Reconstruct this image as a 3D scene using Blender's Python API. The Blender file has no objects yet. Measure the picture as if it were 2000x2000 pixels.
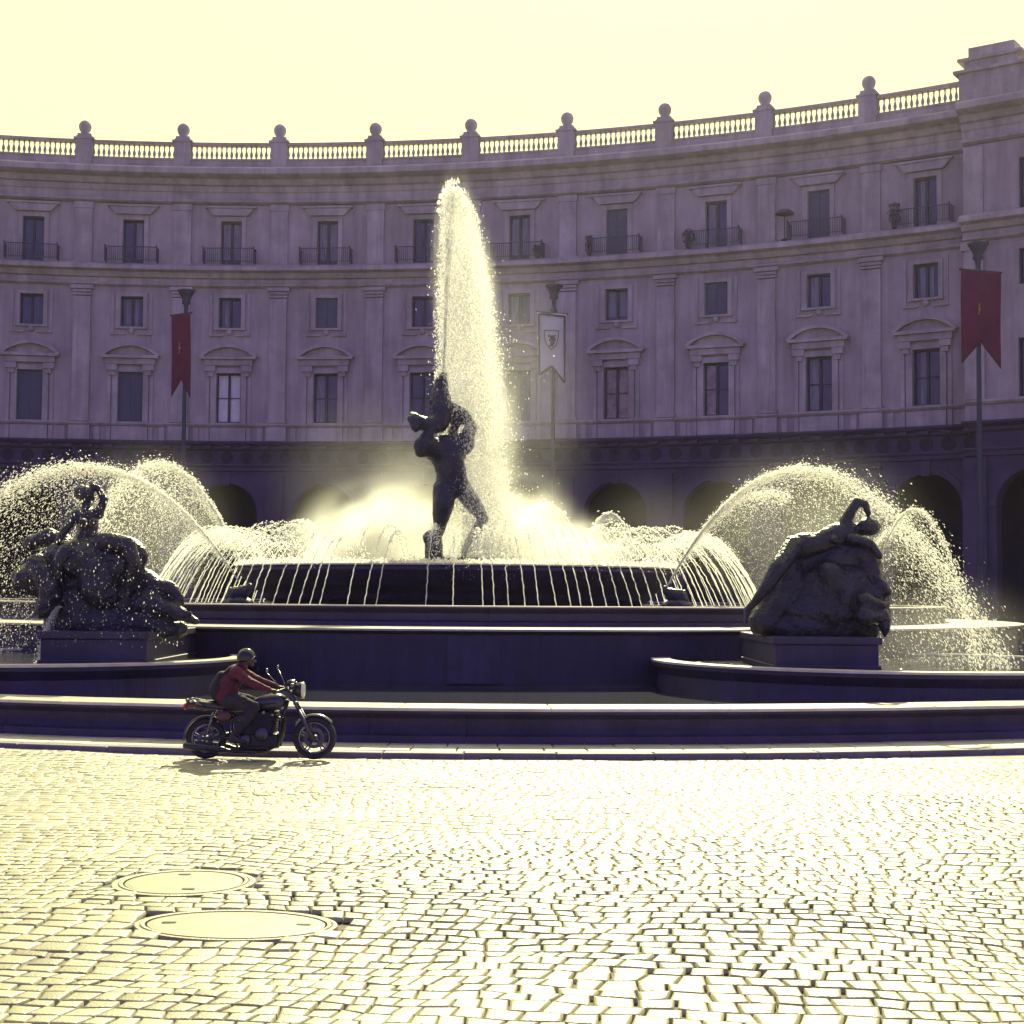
import bpy, bmesh, math, random
import numpy as np
from mathutils import Vector, Matrix, Quaternion

random.seed(7)
rng = np.random.default_rng(11)
PI = math.pi
scene = bpy.context.scene
COL = scene.collection

# ------------------------------------------------------------------ camera
EYE, FPX, PITCH, ROLL = 2.1, 3000.0, 0.0535, 0.0078
fwd = Vector((0, math.cos(PITCH), math.sin(PITCH)))
up0 = Vector((0, -math.sin(PITCH), math.cos(PITCH)))
rgt0 = Vector((1, 0, 0))
rgt = rgt0 * math.cos(ROLL) + up0 * math.sin(ROLL)
upv = up0 * math.cos(ROLL) - rgt0 * math.sin(ROLL)
cam_data = bpy.data.cameras.new("camera")
cam = bpy.data.objects.new("camera", cam_data)
COL.objects.link(cam)
M = Matrix((rgt, upv, -fwd)).transposed().to_4x4()
M.translation = Vector((0, 0, EYE))
cam.matrix_world = M
cam_data.sensor_width = 36.0
cam_data.lens = 36.0 * FPX / 2000.0
cam_data.clip_start = 0.1
cam_data.clip_end = 3000
scene.camera = cam


def at(u, v, Y):
    """world point seen at photograph pixel (u, v) at distance Y along the street"""
    d = fwd + rgt * ((u - 1000) / FPX) + upv * (-(v - 1000) / FPX)
    return Vector((0, 0, EYE)) + d * (Y / d.y)


# ------------------------------------------------------------------ light
SUN_EL, SUN_AZ = math.radians(39), math.radians(7)
SUN = Vector((math.sin(SUN_AZ) * math.cos(SUN_EL), math.cos(SUN_AZ) * math.cos(SUN_EL), math.sin(SUN_EL)))
sd = bpy.data.lights.new("sun", 'SUN')
sd.energy = 5.0
sd.angle = math.radians(0.5)
sd.color = (1.0, 0.94, 0.57)
so = bpy.data.objects.new("sun", sd)
COL.objects.link(so)
so.rotation_mode = 'QUATERNION'
so.rotation_quaternion = SUN.to_track_quat('Z', 'Y')
so.location = (0, 0, 80)

world = bpy.data.worlds.new("World")
scene.world = world
world.use_nodes = True
wn = world.node_tree
wn.nodes.clear()


def N(t, kind, **kw):
    n = t.nodes.new(kind)
    for k, v in kw.items():
        setattr(n, k, v)
    return n


sky = N(wn, 'ShaderNodeTexSky', sky_type='NISHITA', sun_disc=False, sun_elevation=SUN_EL, sun_rotation=SUN_AZ,
        air_density=1.0, dust_density=3.0, ozone_density=1.0)
tc = N(wn, 'ShaderNodeTexCoord')
dot = N(wn, 'ShaderNodeVectorMath', operation='DOT_PRODUCT')
dot.inputs[1].default_value = SUN
mr = N(wn, 'ShaderNodeMapRange', interpolation_type='SMOOTHSTEP')
mr.inputs['From Min'].default_value = 0.1
mr.inputs['From Max'].default_value = 0.75
mul = N(wn, 'ShaderNodeMix', data_type='RGBA', blend_type='MULTIPLY')
mul.inputs[0].default_value = 1.0
mul.inputs[7].default_value = (0.90, 0.55, 1.22, 1)       # the sky away from the sun: violet
glare = N(wn, 'ShaderNodeMix', data_type='RGBA')
glare.inputs[7].default_value = (6.5, 6.3, 3.0, 1)        # around the sun: thick cream glare
bg = N(wn, 'ShaderNodeBackground')
bg.inputs['Strength'].default_value = 0.11
wo = N(wn, 'ShaderNodeOutputWorld')
L = wn.links.new
L(tc.outputs['Generated'], dot.inputs[0])
L(dot.outputs['Value'], mr.inputs['Value'])
L(sky.outputs[0], mul.inputs[6])
L(mr.outputs['Result'], glare.inputs[0])
L(mul.outputs[2], glare.inputs[6])
L(glare.outputs[2], bg.inputs['Color'])
L(bg.outputs[0], wo.inputs['Surface'])

vs = scene.view_settings
scene.display_settings.display_device = 'sRGB'
vs.view_transform = 'Standard'
vs.look = 'None'
vs.exposure = 1.0
vs.gamma = 1.0
vs.use_curve_mapping = False
scene.render.engine = 'CYCLES'
cy = scene.cycles
cy.use_denoising = True
cy.max_bounces = 6
cy.diffuse_bounces = 3
cy.glossy_bounces = 2
cy.transmission_bounces = 4
cy.transparent_max_bounces = 36
cy.volume_bounces = 1
cy.caustics_reflective = False
cy.caustics_refractive = False
cy.sample_clamp_indirect = 6

# ------------------------------------------------------------------ materials


def mat(name, col, rough=0.7, var=0.25, scale=2.0, bump=0.0, bscale=20.0, metal=0.0, spec=0.5, col2=None, stretch=None,
        detail=6, streak=0.0):
    m = bpy.data.materials.new(name)
    m.use_nodes = True
    t = m.node_tree
    b = t.nodes['Principled BSDF']
    b.inputs['Roughness'].default_value = rough
    b.inputs['Metallic'].default_value = metal
    b.inputs['Specular IOR Level'].default_value = spec
    g = N(t, 'ShaderNodeNewGeometry')
    mp = N(t, 'ShaderNodeMapping')
    if stretch:
        mp.inputs['Scale'].default_value = stretch
    t.links.new(g.outputs['Position'], mp.inputs['Vector'])
    n = N(t, 'ShaderNodeTexNoise')
    n.inputs['Scale'].default_value = scale
    n.inputs['Detail'].default_value = detail
    n.inputs['Roughness'].default_value = 0.65
    t.links.new(mp.outputs[0], n.inputs['Vector'])
    r = N(t, 'ShaderNodeValToRGB')
    c2 = col2 or tuple(c * (1 - var) for c in col)
    c1 = tuple(min(1, c * (1 + var * 0.6)) for c in col)
    r.color_ramp.elements[0].position = 0.32
    r.color_ramp.elements[1].position = 0.68
    r.color_ramp.elements[0].color = (*c2, 1)
    r.color_ramp.elements[1].color = (*c1, 1)
    t.links.new(n.outputs['Fac'], r.inputs[0])
    if streak:
        mp2 = N(t, 'ShaderNodeMapping')
        mp2.inputs['Scale'].default_value = (1.3, 1.3, 0.12)
        n3 = N(t, 'ShaderNodeTexNoise')
        n3.inputs['Scale'].default_value = 1.0
        n3.inputs['Detail'].default_value = 8
        n3.inputs['Roughness'].default_value = 0.7
        r3 = N(t, 'ShaderNodeMapRange')
        r3.inputs['From Min'].default_value = 0.35
        r3.inputs['From Max'].default_value = 0.65
        r3.inputs['To Min'].default_value = 1 - streak
        r3.inputs['To Max'].default_value = 1.0
        mx = N(t, 'ShaderNodeMix', data_type='RGBA', blend_type='MULTIPLY')
        mx.inputs[0].default_value = 1
        t.links.new(g.outputs['Position'], mp2.inputs['Vector'])
        t.links.new(mp2.outputs[0], n3.inputs['Vector'])
        t.links.new(n3.outputs['Fac'], r3.inputs['Value'])
        t.links.new(r.outputs[0], mx.inputs[6])
        t.links.new(r3.outputs[0], mx.inputs[7])
        t.links.new(mx.outputs[2], b.inputs['Base Color'])
    else:
        t.links.new(r.outputs[0], b.inputs['Base Color'])
    if bump:
        n2 = N(t, 'ShaderNodeTexNoise')
        n2.inputs['Scale'].default_value = bscale
        n2.inputs['Detail'].default_value = 4
        t.links.new(mp.outputs[0], n2.inputs['Vector'])
        bp = N(t, 'ShaderNodeBump')
        bp.inputs['Strength'].default_value = bump
        bp.inputs['Distance'].default_value = 0.05
        t.links.new(n2.outputs['Fac'], bp.inputs['Height'])
        t.links.new(bp.outputs[0], b.inputs['Normal'])
    return m


MT = {}
MT['wall'] = mat('facade_plaster', (0.45, 0.385, 0.36), 0.85, 0.22, 0.35, 0.25, 9, streak=0.3)
MT['trim'] = mat('facade_stone', (0.48, 0.42, 0.385), 0.8, 0.25, 0.6, 0.3, 7, streak=0.35)
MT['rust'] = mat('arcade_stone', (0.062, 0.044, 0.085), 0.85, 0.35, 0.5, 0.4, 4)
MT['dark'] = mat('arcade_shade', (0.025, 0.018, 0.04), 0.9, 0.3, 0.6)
MT['frame'] = mat('window_wood', (0.035, 0.025, 0.05), 0.6, 0.3, 3)
MT['glass'] = mat('window_glass', (0.03, 0.03, 0.05), 0.12, 0.3, 1.0)
MT['curtain'] = mat('window_curtain', (0.24, 0.24, 0.27), 0.9, 0.4, 1.5, stretch=(6, 6, 0.6))
MT['blind'] = mat('window_blind', (0.75, 0.72, 0.68), 0.8, 0.1, 2)
MT['shutter'] = mat('window_shutter', (0.085, 0.09, 0.13), 0.7, 0.2, 5, stretch=(1, 1, 12))
MT['reflection_glass'] = mat('painted_reflection_glass', (0.30, 0.22, 0.17), 0.2, 0.65, 1.3)  # brownish reflection painted into the pane colour
MT['iron'] = mat('black_iron', (0.03, 0.025, 0.04), 0.5, 0.2, 4)
MT['cobble'] = mat('cobble', (0.335, 0.312, 0.212), 0.46, 0.32, 0.9, 0.2, 60, spec=0.5)
MT['joint'] = mat('joint_dirt', (0.15, 0.125, 0.11), 0.8, 0.4, 3, 0.4, 60)
MT['ground'] = mat('piazza', (0.20, 0.18, 0.16), 0.6, 0.3, 3, 0.6, 25)
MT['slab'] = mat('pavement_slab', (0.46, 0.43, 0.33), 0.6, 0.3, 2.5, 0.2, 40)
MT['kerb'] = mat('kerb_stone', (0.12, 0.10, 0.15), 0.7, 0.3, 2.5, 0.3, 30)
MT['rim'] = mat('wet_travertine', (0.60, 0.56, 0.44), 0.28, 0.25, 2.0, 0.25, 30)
MT['drum'] = mat('shaded_damp_stone', (0.020, 0.013, 0.050), 0.55, 0.5, 1.2, 0.3, 12, stretch=(1.6, 1.6, 0.18))  # damp stone, with the violet shade of the walls put into its colour
MT['lowwall'] = mat('basin_stone', (0.048, 0.036, 0.092), 0.65, 0.35, 1.6, 0.25, 16, streak=0.45)  # violet shade of the outer wall is part of this colour
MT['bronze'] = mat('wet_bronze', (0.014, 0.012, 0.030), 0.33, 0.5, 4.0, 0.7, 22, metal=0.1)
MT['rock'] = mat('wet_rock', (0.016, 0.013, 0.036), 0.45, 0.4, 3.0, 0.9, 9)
MT['castiron'] = mat('manhole_iron', (0.32, 0.30, 0.20), 0.4, 0.2, 9, 0.15, 120)
MT['collar'] = mat('manhole_collar', (0.29, 0.265, 0.18), 0.55, 0.3, 9, 0.3, 60)
MT['banner_red'] = mat('red_cloth', (0.11, 0.004, 0.028), 0.9, 0.25, 1.6)
MT['banner_white'] = mat('white_cloth', (0.50, 0.48, 0.46), 0.9, 0.1, 1)
MT['banner_ink'] = mat('dark_cloth_print', (0.03, 0.02, 0.05), 0.9, 0.1, 1)
MT['banner_gold'] = mat('gold_cloth_print', (0.45, 0.22, 0.08), 0.9, 0.1, 1)
MT['pole'] = mat('lamp_iron', (0.03, 0.032, 0.05), 0.5, 0.2, 3)
MT['leaf'] = mat('plant_leaves', (0.05, 0.06, 0.05), 0.8, 0.4, 6)
MT['pot'] = mat('terracotta', (0.12, 0.06, 0.06), 0.8, 0.2, 6)
MT['parasol'] = mat('parasol_cloth', (0.10, 0.09, 0.08), 0.9, 0.2, 4)
# motorbike and rider
MT['tyre'] = mat('tyre_rubber', (0.008, 0.006, 0.018), 0.7, 0.2, 20)
MT['chrome'] = mat('chrome', (0.20, 0.19, 0.22), 0.2, 0.1, 9, metal=1.0)
MT['alloy'] = mat('alloy', (0.07, 0.066, 0.10), 0.4, 0.2, 9, metal=0.8)
MT['black'] = mat('black_paint', (0.009, 0.007, 0.022), 0.3, 0.2, 9)
MT['engine'] = mat('engine_metal', (0.013, 0.011, 0.028), 0.45, 0.4, 25, metal=0.5)
MT['tank'] = mat('tank_silver', (0.045, 0.042, 0.068), 0.25, 0.15, 6, metal=0.5)
MT['redlens'] = mat('red_lens', (0.35, 0.01, 0.03), 0.25, 0.1, 9)
MT['lens'] = mat('headlight_lens', (0.6, 0.58, 0.5), 0.1, 0.1, 9)
MT['seat'] = mat('seat_vinyl', (0.02, 0.017, 0.022), 0.28, 0.2, 9)
MT['redpaint'] = mat('dark_red_paint', (0.06, 0.005, 0.018), 0.3, 0.2, 6)
MT['jacket'] = mat('red_jacket', (0.075, 0.0025, 0.020), 0.8, 0.35, 9, 0.5, 14)
MT['trousers'] = mat('grey_trousers', (0.020, 0.015, 0.030), 0.9, 0.3, 9, 0.5, 14)
MT['skin'] = mat('skin', (0.07, 0.036, 0.045), 0.6, 0.1, 9)
MT['helmet'] = mat('helmet_shell', (0.012, 0.009, 0.024), 0.16, 0.1, 9)
MT['pack'] = mat('backpack_nylon', (0.010, 0.008, 0.02), 0.85, 0.3, 9, 0.4, 16)
MT['shoe'] = mat('shoe_leather', (0.016, 0.013, 0.025), 0.6, 0.2, 9)
for k in ('wall', 'trim'):
    MT[k].node_tree.nodes['Principled BSDF'].inputs['Specular IOR Level'].default_value = 0.2


def drop_mat(name, transp, bright):
    """water drops lit from behind: light comes diffusely through each drop"""
    m = bpy.data.materials.new(name)
    m.use_nodes = True
    t = m.node_tree
    t.nodes.clear()
    o = N(t, 'ShaderNodeOutputMaterial')
    tr = N(t, 'ShaderNodeBsdfTransparent')
    tl = N(t, 'ShaderNodeBsdfTranslucent')
    tl.inputs[0].default_value = (bright, bright, bright * 0.93, 1)
    di = N(t, 'ShaderNodeBsdfDiffuse')
    di.inputs[0].default_value = (bright, bright, bright * 0.93, 1)
    m1 = N(t, 'ShaderNodeMixShader')
    m1.inputs[0].default_value = 0.3
    m2 = N(t, 'ShaderNodeMixShader')
    m2.inputs[0].default_value = transp
    t.links.new(tl.outputs[0], m1.inputs[1])
    t.links.new(di.outputs[0], m1.inputs[2])
    t.links.new(m1.outputs[0], m2.inputs[1])
    t.links.new(tr.outputs[0], m2.inputs[2])
    t.links.new(m2.outputs[0], o.inputs[0])
    return m


MT['drop'] = drop_mat('water_drops', 0.5, 0.99)
MT['plume'] = drop_mat('plume_drops', 0.66, 1.0)
MT['finedrop'] = drop_mat('fine_water_drops', 0.6, 0.95)


def water_mat(bump=0.9, name='basin_water'):
    m = bpy.data.materials.new(name)
    m.use_nodes = True
    t = m.node_tree
    b = t.nodes['Principled BSDF']
    b.inputs['Base Color'].default_value = (0.02, 0.022, 0.035, 1)
    b.inputs['Roughness'].default_value = 0.12
    b.inputs['IOR'].default_value = 1.33
    g = N(t, 'ShaderNodeNewGeometry')
    n = N(t, 'ShaderNodeTexNoise')
    n.inputs['Scale'].default_value = 5
    n.inputs['Detail'].default_value = 3
    bp = N(t, 'ShaderNodeBump')
    bp.inputs['Strength'].default_value = bump
    bp.inputs['Distance'].default_value = 0.06
    t.links.new(g.outputs['Position'], n.inputs['Vector'])
    t.links.new(n.outputs['Fac'], bp.inputs['Height'])
    t.links.new(bp.outputs[0], b.inputs['Normal'])
    return m


MT['water'] = water_mat()
MT['calm'] = water_mat(0.03, 'calm_basin_water')

# ------------------------------------------------------------------ helpers


def link(o, parent=None):
    COL.objects.link(o)
    if parent is not None:
        bpy.context.view_layer.update() if False else None
        o.parent = parent
        o.matrix_parent_inverse = world_mat(parent).inverted()
    return o


def world_mat(o):
    m = Matrix.LocRotScale(o.location, o.rotation_euler, o.scale)
    if o.parent is not None:
        m = world_mat(o.parent) @ o.matrix_parent_inverse @ m
    return m


def tag(o, label=None, cat=None, group=None, kind=None):
    if label: o['label'] = label
    if cat: o['category'] = cat
    if group: o['group'] = group
    if kind: o['kind'] = kind
    return o


def empty(name, loc, label, cat, group=None):
    o = bpy.data.objects.new(name, None)
    o.location = loc
    o.empty_display_size = 0.2
    COL.objects.link(o)
    return tag(o, label, cat, group)


class MB:
    def __init__(s):
        s.v = []
        s.f = []

    def add(s, vs_, fs):
        n = len(s.v)
        s.v += [tuple(p) for p in vs_]
        s.f += [tuple(i + n for i in f) for f in fs]
        return s

    def box(s, x0, x1, y0, y1, z0, z1, fn=None, nx=1):
        """box; fn maps each (x, y, z) to its place"""
        fn = fn or (lambda a, b, c: (a, b, c))
        for i in range(nx):
            a, b = x0 + (x1 - x0) * i / nx, x0 + (x1 - x0) * (i + 1) / nx
            P = [fn(x, y, z) for x in (a, b) for y in (y0, y1) for z in (z0, z1)]
            F = [(0, 4, 6, 2), (1, 3, 7, 5), (0, 1, 5, 4), (2, 6, 7, 3)]
            if i == 0: F.append((0, 2, 3, 1))
            if i == nx - 1: F.append((4, 5, 7, 6))
            s.add(P, F)
        return s

    def tube(s, pts, r, n=8, caps=True):
        pts = [Vector(p) for p in pts]
        rs = r if isinstance(r, (list, tuple)) else [r] * len(pts)
        rings = []
        for i, p in enumerate(pts):
            a = pts[max(i - 1, 0)]
            b = pts[min(i + 1, len(pts) - 1)]
            d = (b - a)
            if d.length < 1e-9: d = Vector((0, 0, 1))
            q = d.normalized().to_track_quat('Z', 'Y')
            rings.append([p + q @ Vector((math.cos(2 * PI * k / n) * rs[i], math.sin(2 * PI * k / n) * rs[i], 0)) for k in range(n)])
        V_ = [v for rr in rings for v in rr]
        F = []
        for i in range(len(pts) - 1):
            for k in range(n):
                k2 = (k + 1) % n
                F.append((i * n + k, i * n + k2, (i + 1) * n + k2, (i + 1) * n + k))
        if caps:
            F.append(tuple(reversed(range(n))))
            F.append(tuple((len(pts) - 1) * n + k for k in range(n)))
        return s.add(V_, F)

    def lathe(s, prof, n=48, c=(0, 0, 0), axis='Z', a0=0.0, a1=2 * PI, closed=False):
        """profile of (radius, height)"""
        full = abs(a1 - a0 - 2 * PI) < 1e-6
        m = n if full else n + 1
        V_ = []
        for i in range(m):
            a = a0 + (a1 - a0) * i / n
            ca, sa = math.cos(a), math.sin(a)
            for (r, h) in prof:
                if axis == 'Z': V_.append((c[0] + r * ca, c[1] + r * sa, c[2] + h))
                elif axis == 'Y': V_.append((c[0] + r * ca, c[1] + h, c[2] + r * sa))
                else: V_.append((c[0] + h, c[1] + r * ca, c[2] + r * sa))
        k = len(prof)
        F = []
        kk = k if closed else k - 1
        for i in range(n):
            j = (i + 1) % m
            for q in range(kk):
                q2 = (q + 1) % k
                F.append((i * k + q, j * k + q, j * k + q2, i * k + q2))
        return s.add(V_, F)

    def ball(s, c, r, n=12, sc=(1, 1, 1), rot=None):
        V_ = []
        m = max(4, n // 2)
        for i in range(m + 1):
            th = PI * i / m
            for k in range(n):
                ph = 2 * PI * k / n
                p = Vector((math.sin(th) * math.cos(ph) * sc[0], math.sin(th) * math.sin(ph) * sc[1], math.cos(th) * sc[2])) * r
                if rot: p = rot @ p
                V_.append(Vector(c) + p)
        F = []
        for i in range(m):
            for k in range(n):
                k2 = (k + 1) % n
                F.append((i * n + k, (i + 1) * n + k, (i + 1) * n + k2, i * n + k2))
        return s.add(V_, F)

    def build(s, name, m, parent=None, smooth=False, bevel=0.0, off=None):
        me = bpy.data.meshes.new(name)
        V_ = s.v
        if off is not None:
            V_ = [(x - off[0], y - off[1], z - off[2]) for x, y, z in V_]
        me.from_pydata([tuple(v) for v in V_], [], s.f)
        me.validate()
        bm = bmesh.new()
        bm.from_mesh(me)
        bmesh.ops.recalc_face_normals(bm, faces=bm.faces)
        bm.to_mesh(me)
        bm.free()
        me.materials.append(MT[m] if isinstance(m, str) else m)
        if smooth:
            me.polygons.foreach_set('use_smooth', [True] * len(me.polygons))
        o = bpy.data.objects.new(name, me)
        if off is not None: o.location = off
        link(o, parent)
        if bevel:
            b = o.modifiers.new('bevel', 'BEVEL')
            b.width = bevel
            b.segments = 2
            b.limit_method = 'ANGLE'
        return o


def np_mesh(name, V_, F, m, smooth=False, tone=None):
    """V_ (n,3), F (k,c) numpy"""
    me = bpy.data.meshes.new(name)
    nv, nf, c = len(V_), len(F), F.shape[1]
    me.vertices.add(nv)
    me.vertices.foreach_set('co', np.ascontiguousarray(V_, dtype=np.float32).ravel())
    me.loops.add(nf * c)
    me.loops.foreach_set('vertex_index', np.ascontiguousarray(F, dtype=np.int32).ravel())
    me.polygons.add(nf)
    me.polygons.foreach_set('loop_start', np.arange(0, nf * c, c, dtype=np.int32))
    me.polygons.foreach_set('loop_total', np.full(nf, c, dtype=np.int32))
    if smooth: me.polygons.foreach_set('use_smooth', np.ones(nf, dtype=bool))
    me.update(calc_edges=True)
    if tone is not None:
        at_ = me.attributes.new('tone', 'FLOAT', 'POINT')
        at_.data.foreach_set('value', np.ascontiguousarray(tone, dtype=np.float32))
    me.materials.append(MT[m] if isinstance(m, str) else m)
    return me


OCT_V = np.array([(1, 0, 0), (-1, 0, 0), (0, 1, 0), (0, -1, 0), (0, 0, 1), (0, 0, -1)], float)
OCT_F = np.array([(0, 2, 4), (2, 1, 4), (1, 3, 4), (3, 0, 4), (2, 0, 5), (1, 2, 5), (3, 1, 5), (0, 3, 5)])


def drops_mesh(name, P, R, m='drop', dirs=None, stretch=None):
    """one little eight-faced body per drop; stretched along dirs"""
    P = np.asarray(P, float)
    R = np.asarray(R, float)
    n = len(P)
    q = rng.normal(size=(n, 3))
    if dirs is not None:
        q = np.asarray(dirs, float)
    q /= np.linalg.norm(q, axis=1, keepdims=True) + 1e-9
    h = np.where(np.abs(q[:, :1]) < 0.8, [[1., 0, 0]], [[0, 1., 0]])
    a = np.cross(q, h)
    a /= np.linalg.norm(a, axis=1, keepdims=True)
    b = np.cross(q, a)
    st = np.ones(n) if stretch is None else np.asarray(stretch)
    lv = OCT_V[None, :, :]
    V_ = P[:, None, :] + R[:, None, None] * (lv[:, :, 0:1] * a[:, None, :] + lv[:, :, 1:2] * b[:, None, :] + lv[:, :, 2:3] * q[:, None, :] * st[:, None, None])
    F = (OCT_F[None] + (np.arange(n) * 6)[:, None, None]).reshape(-1, 3)
    return np_mesh(name, V_.reshape(-1, 3), F, m)


def obj(name, me, parent=None, loc=(0, 0, 0)):
    o = bpy.data.objects.new(name, me)
    o.location = loc
    return link(o, parent)


def capsule(mb, a, b, ra, rb, n=10):
    a, b = Vector(a), Vector(b)
    mb.tube([a, b], [ra, rb], n)
    mb.ball(a, ra, n)
    mb.ball(b, rb, n)


def fused(name, shapes, voxel, m, parent=None, smooth=4, disp=0.0, dscale=0.3, off=None):
    """limbs, balls and chains melted into ONE continuous skin.
    shapes: ('c', a, b, ra, rb) | ('b', centre, r, (sx,sy,sz)[, rotation]) | ('p', [points], [radii])"""
    mb = MB()
    for s in shapes:
        if s[0] == 'c':
            capsule(mb, *s[1:])
        elif s[0] == 'b':
            mb.ball(s[1], s[2], 14, s[3] if len(s) > 3 else (1, 1, 1), s[4] if len(s) > 4 else None)
        else:
            P, Rr = s[1], s[2]
            for i in range(len(P) - 1):
                capsule(mb, P[i], P[i + 1], Rr[i], Rr[i + 1])
    o = mb.build(name, m, None)
    md = o.modifiers.new('r', 'REMESH')
    md.mode = 'VOXEL'
    md.voxel_size = voxel
    if smooth:
        sm = o.modifiers.new('s', 'SMOOTH')
        sm.iterations = smooth
        sm.factor = 0.6
    if disp:
        tx = bpy.data.textures.new(name, 'CLOUDS')
        tx.noise_scale = dscale
        tx.noise_depth = 3
        dm = o.modifiers.new('d', 'DISPLACE')
        dm.texture = tx
        dm.texture_coords = 'GLOBAL'
        dm.strength = disp
        dm.mid_level = 0.5
    dg = bpy.context.evaluated_depsgraph_get()
    me = bpy.data.meshes.new_from_object(o.evaluated_get(dg))
    me.polygons.foreach_set('use_smooth', [True] * len(me.polygons))
    COL.objects.unlink(o)
    bpy.data.objects.remove(o)
    me.name = name
    if off is not None:
        me.transform(Matrix.Translation(-Vector(off)))
    o2 = bpy.data.objects.new(name, me)
    if off is not None: o2.location = off
    return link(o2, parent)


# ================================================================== GROUND
FC = (-1.5, 43.0)          # centre of the fountain
OC = (-0.5, 43.0)          # centre of its kerb and outer basin
KR = 23.30                 # outer radius of its kerb


def vnoise(x, y, s, seed=0):
    """smooth value noise in 0..1"""
    r_ = np.random.default_rng(seed)
    g = r_.random((64, 64))
    xs, ys = x / s + 1000, y / s + 1000
    xi, yi = np.floor(xs).astype(int), np.floor(ys).astype(int)
    fx, fy = xs - xi, ys - yi
    fx, fy = fx * fx * (3 - 2 * fx), fy * fy * (3 - 2 * fy)
    G = lambda a, b: g[a % 64, b % 64]
    return (G(xi, yi) * (1 - fx) + G(xi + 1, yi) * fx) * (1 - fy) + (G(xi, yi + 1) * (1 - fx) + G(xi + 1, yi + 1) * fx) * fy


g = MB()
g.add([(-600, -300, -0.07), (600, -300, -0.07), (600, 900, -0.07), (-600, 900, -0.07)], [(0, 1, 2, 3)])
tag(g.build('ground', 'ground'), 'dark stone paving of the wide piazza', 'ground', kind='structure')

MH = [dict(c=(-2.38, 11.38), rx=0.45, ry=0.45, rot=0.0, col=0.065), dict(c=(-1.74, 9.93), rx=0.60, ry=0.40, rot=-0.10, col=0.05)]


def in_mh(x, y, pad):
    k = np.zeros(np.shape(x), bool)
    for m_ in MH:
        dx, dy = x - m_['c'][0], y - m_['c'][1]
        c_, s_ = math.cos(m_['rot']), math.sin(m_['rot'])
        u, w = dx * c_ + dy * s_, -dx * s_ + dy * c_
        k |= (u / (m_['rx'] + m_['col'] + pad)) ** 2 + (w / (m_['ry'] + m_['col'] + pad)) ** 2 < 1
    return k


def road_level(x, y):
    """gentle unevenness of the road"""
    return (vnoise(x, y, 2.3, 3) - 0.5) * 0.035 + (vnoise(x, y, 0.8, 4) - 0.5) * 0.012


# cobbles: rows of stones with wandering joints
S = 0.158
NR, NC = 112, 190
th = math.radians(-7)
WOB = rng.random((NR + 2, 64))


def warp(p, q):
    x = (p - NC / 2) * S
    y = q * S * 0.97 - 8.2
    X = x * math.cos(th) - y * math.sin(th)
    Y = x * math.sin(th) + y * math.cos(th) + 12
    return X + (vnoise(X, Y, 1.9, 21) - 0.5) * 0.45, Y + (vnoise(X + 40, Y, 1.5, 22) - 0.5) * 0.5 + (vnoise(X, Y + 30, 0.5, 23) - 0.5) * 0.05


def wobble(p, j):
    """the joint line between two rows wanders a little; both rows share it"""
    f = p * 0.9
    k_ = np.floor(f).astype(int)
    t_ = f - k_
    return (WOB[j, k_ % 64] * (1 - t_) + WOB[j, (k_ + 1) % 64] * t_ - 0.5) * 0.42


AA, BB, CC_, DD = [], [], [], []
for j in range(NR):
    wd = 1.0 + (rng.random(NC + 1) - 0.5) * 0.5
    pe = np.cumsum(wd) + rng.random() - 1
    sl = (rng.random(NC + 1) - 0.5) * 0.28
    lo, hi = pe - sl, pe + sl
    lo_q, hi_q = j + wobble(lo, j), j + 1 + wobble(hi, j + 1)
    XL, YL = warp(lo, lo_q)
    XH, YH = warp(hi, hi_q)
    L_, H_ = np.column_stack([XL, YL]), np.column_stack([XH, YH])
    AA.append(L_[:-1]); BB.append(L_[1:]); CC_.append(H_[1:]); DD.append(H_[:-1])
A, B, C_, D_ = map(np.concatenate, (AA, BB, CC_, DD))
cen = (A + B + C_ + D_) / 4
rr = np.hypot(cen[:, 0] - OC[0], cen[:, 1] - OC[1])
keep = (rr > KR + 0.10) & ~in_mh(cen[:, 0], cen[:, 1], 0.035) & (np.abs(cen[:, 0]) < 13.5)
A, B, C_, D_, cen = A[keep], B[keep], C_[keep], D_[keep], cen[keep]
n = len(cen)
gap = 0.017 + 0.12 * rng.random((n, 1)) ** 2 * vnoise(cen[:, 0], cen[:, 1], 0.7, 9)[:, None]
gap *= (1 - .55 * np.clip((cen[:, 1] - 11.5) / 3.5, 0, 1) * np.clip(1 - (cen[:, 0] - 2.2) / 3, 0.2, 1))[:, None]
q5 = np.array([0.0, 0.022, 0.12, 0.88, 0.978, 1.0])
zz = np.array([-1.0, -0.13, -0.02, -0.02, -0.13, -1.0])
VV = []
tilt = rng.normal(size=(n, 2)) * 0.014
lvl = road_level(cen[:, 0], cen[:, 1]) + rng.normal(size=n) * 0.0014
for a in range(6):
    for b in range(6):
        s_, t_ = q5[a], q5[b]
        if a in (0, 5) and b in (0, 5):     # rounded corners
            s_ = s_ * 0.8 + 0.10
            t_ = t_ * 0.8 + 0.10
        s_ = gap[:, 0] + s_ * (1 - 2 * gap[:, 0])
        t_ = gap[:, 0] + t_ * (1 - 2 * gap[:, 0])
        s_, t_ = s_[:, None], t_[:, None]
        p = A * (1 - s_) * (1 - t_) + B * s_ * (1 - t_) + C_ * s_ * t_ + D_ * (1 - s_) * t_
        e = min(zz[a], zz[b])
        z = e * 0.034 if e <= -1 else e * 0.03
        z = z + lvl + (p[:, 0] - cen[:, 0]) * tilt[:, 0] + (p[:, 1] - cen[:, 1]) * tilt[:, 1] - 0.004
        VV.append(np.column_stack([p, z]))
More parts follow.
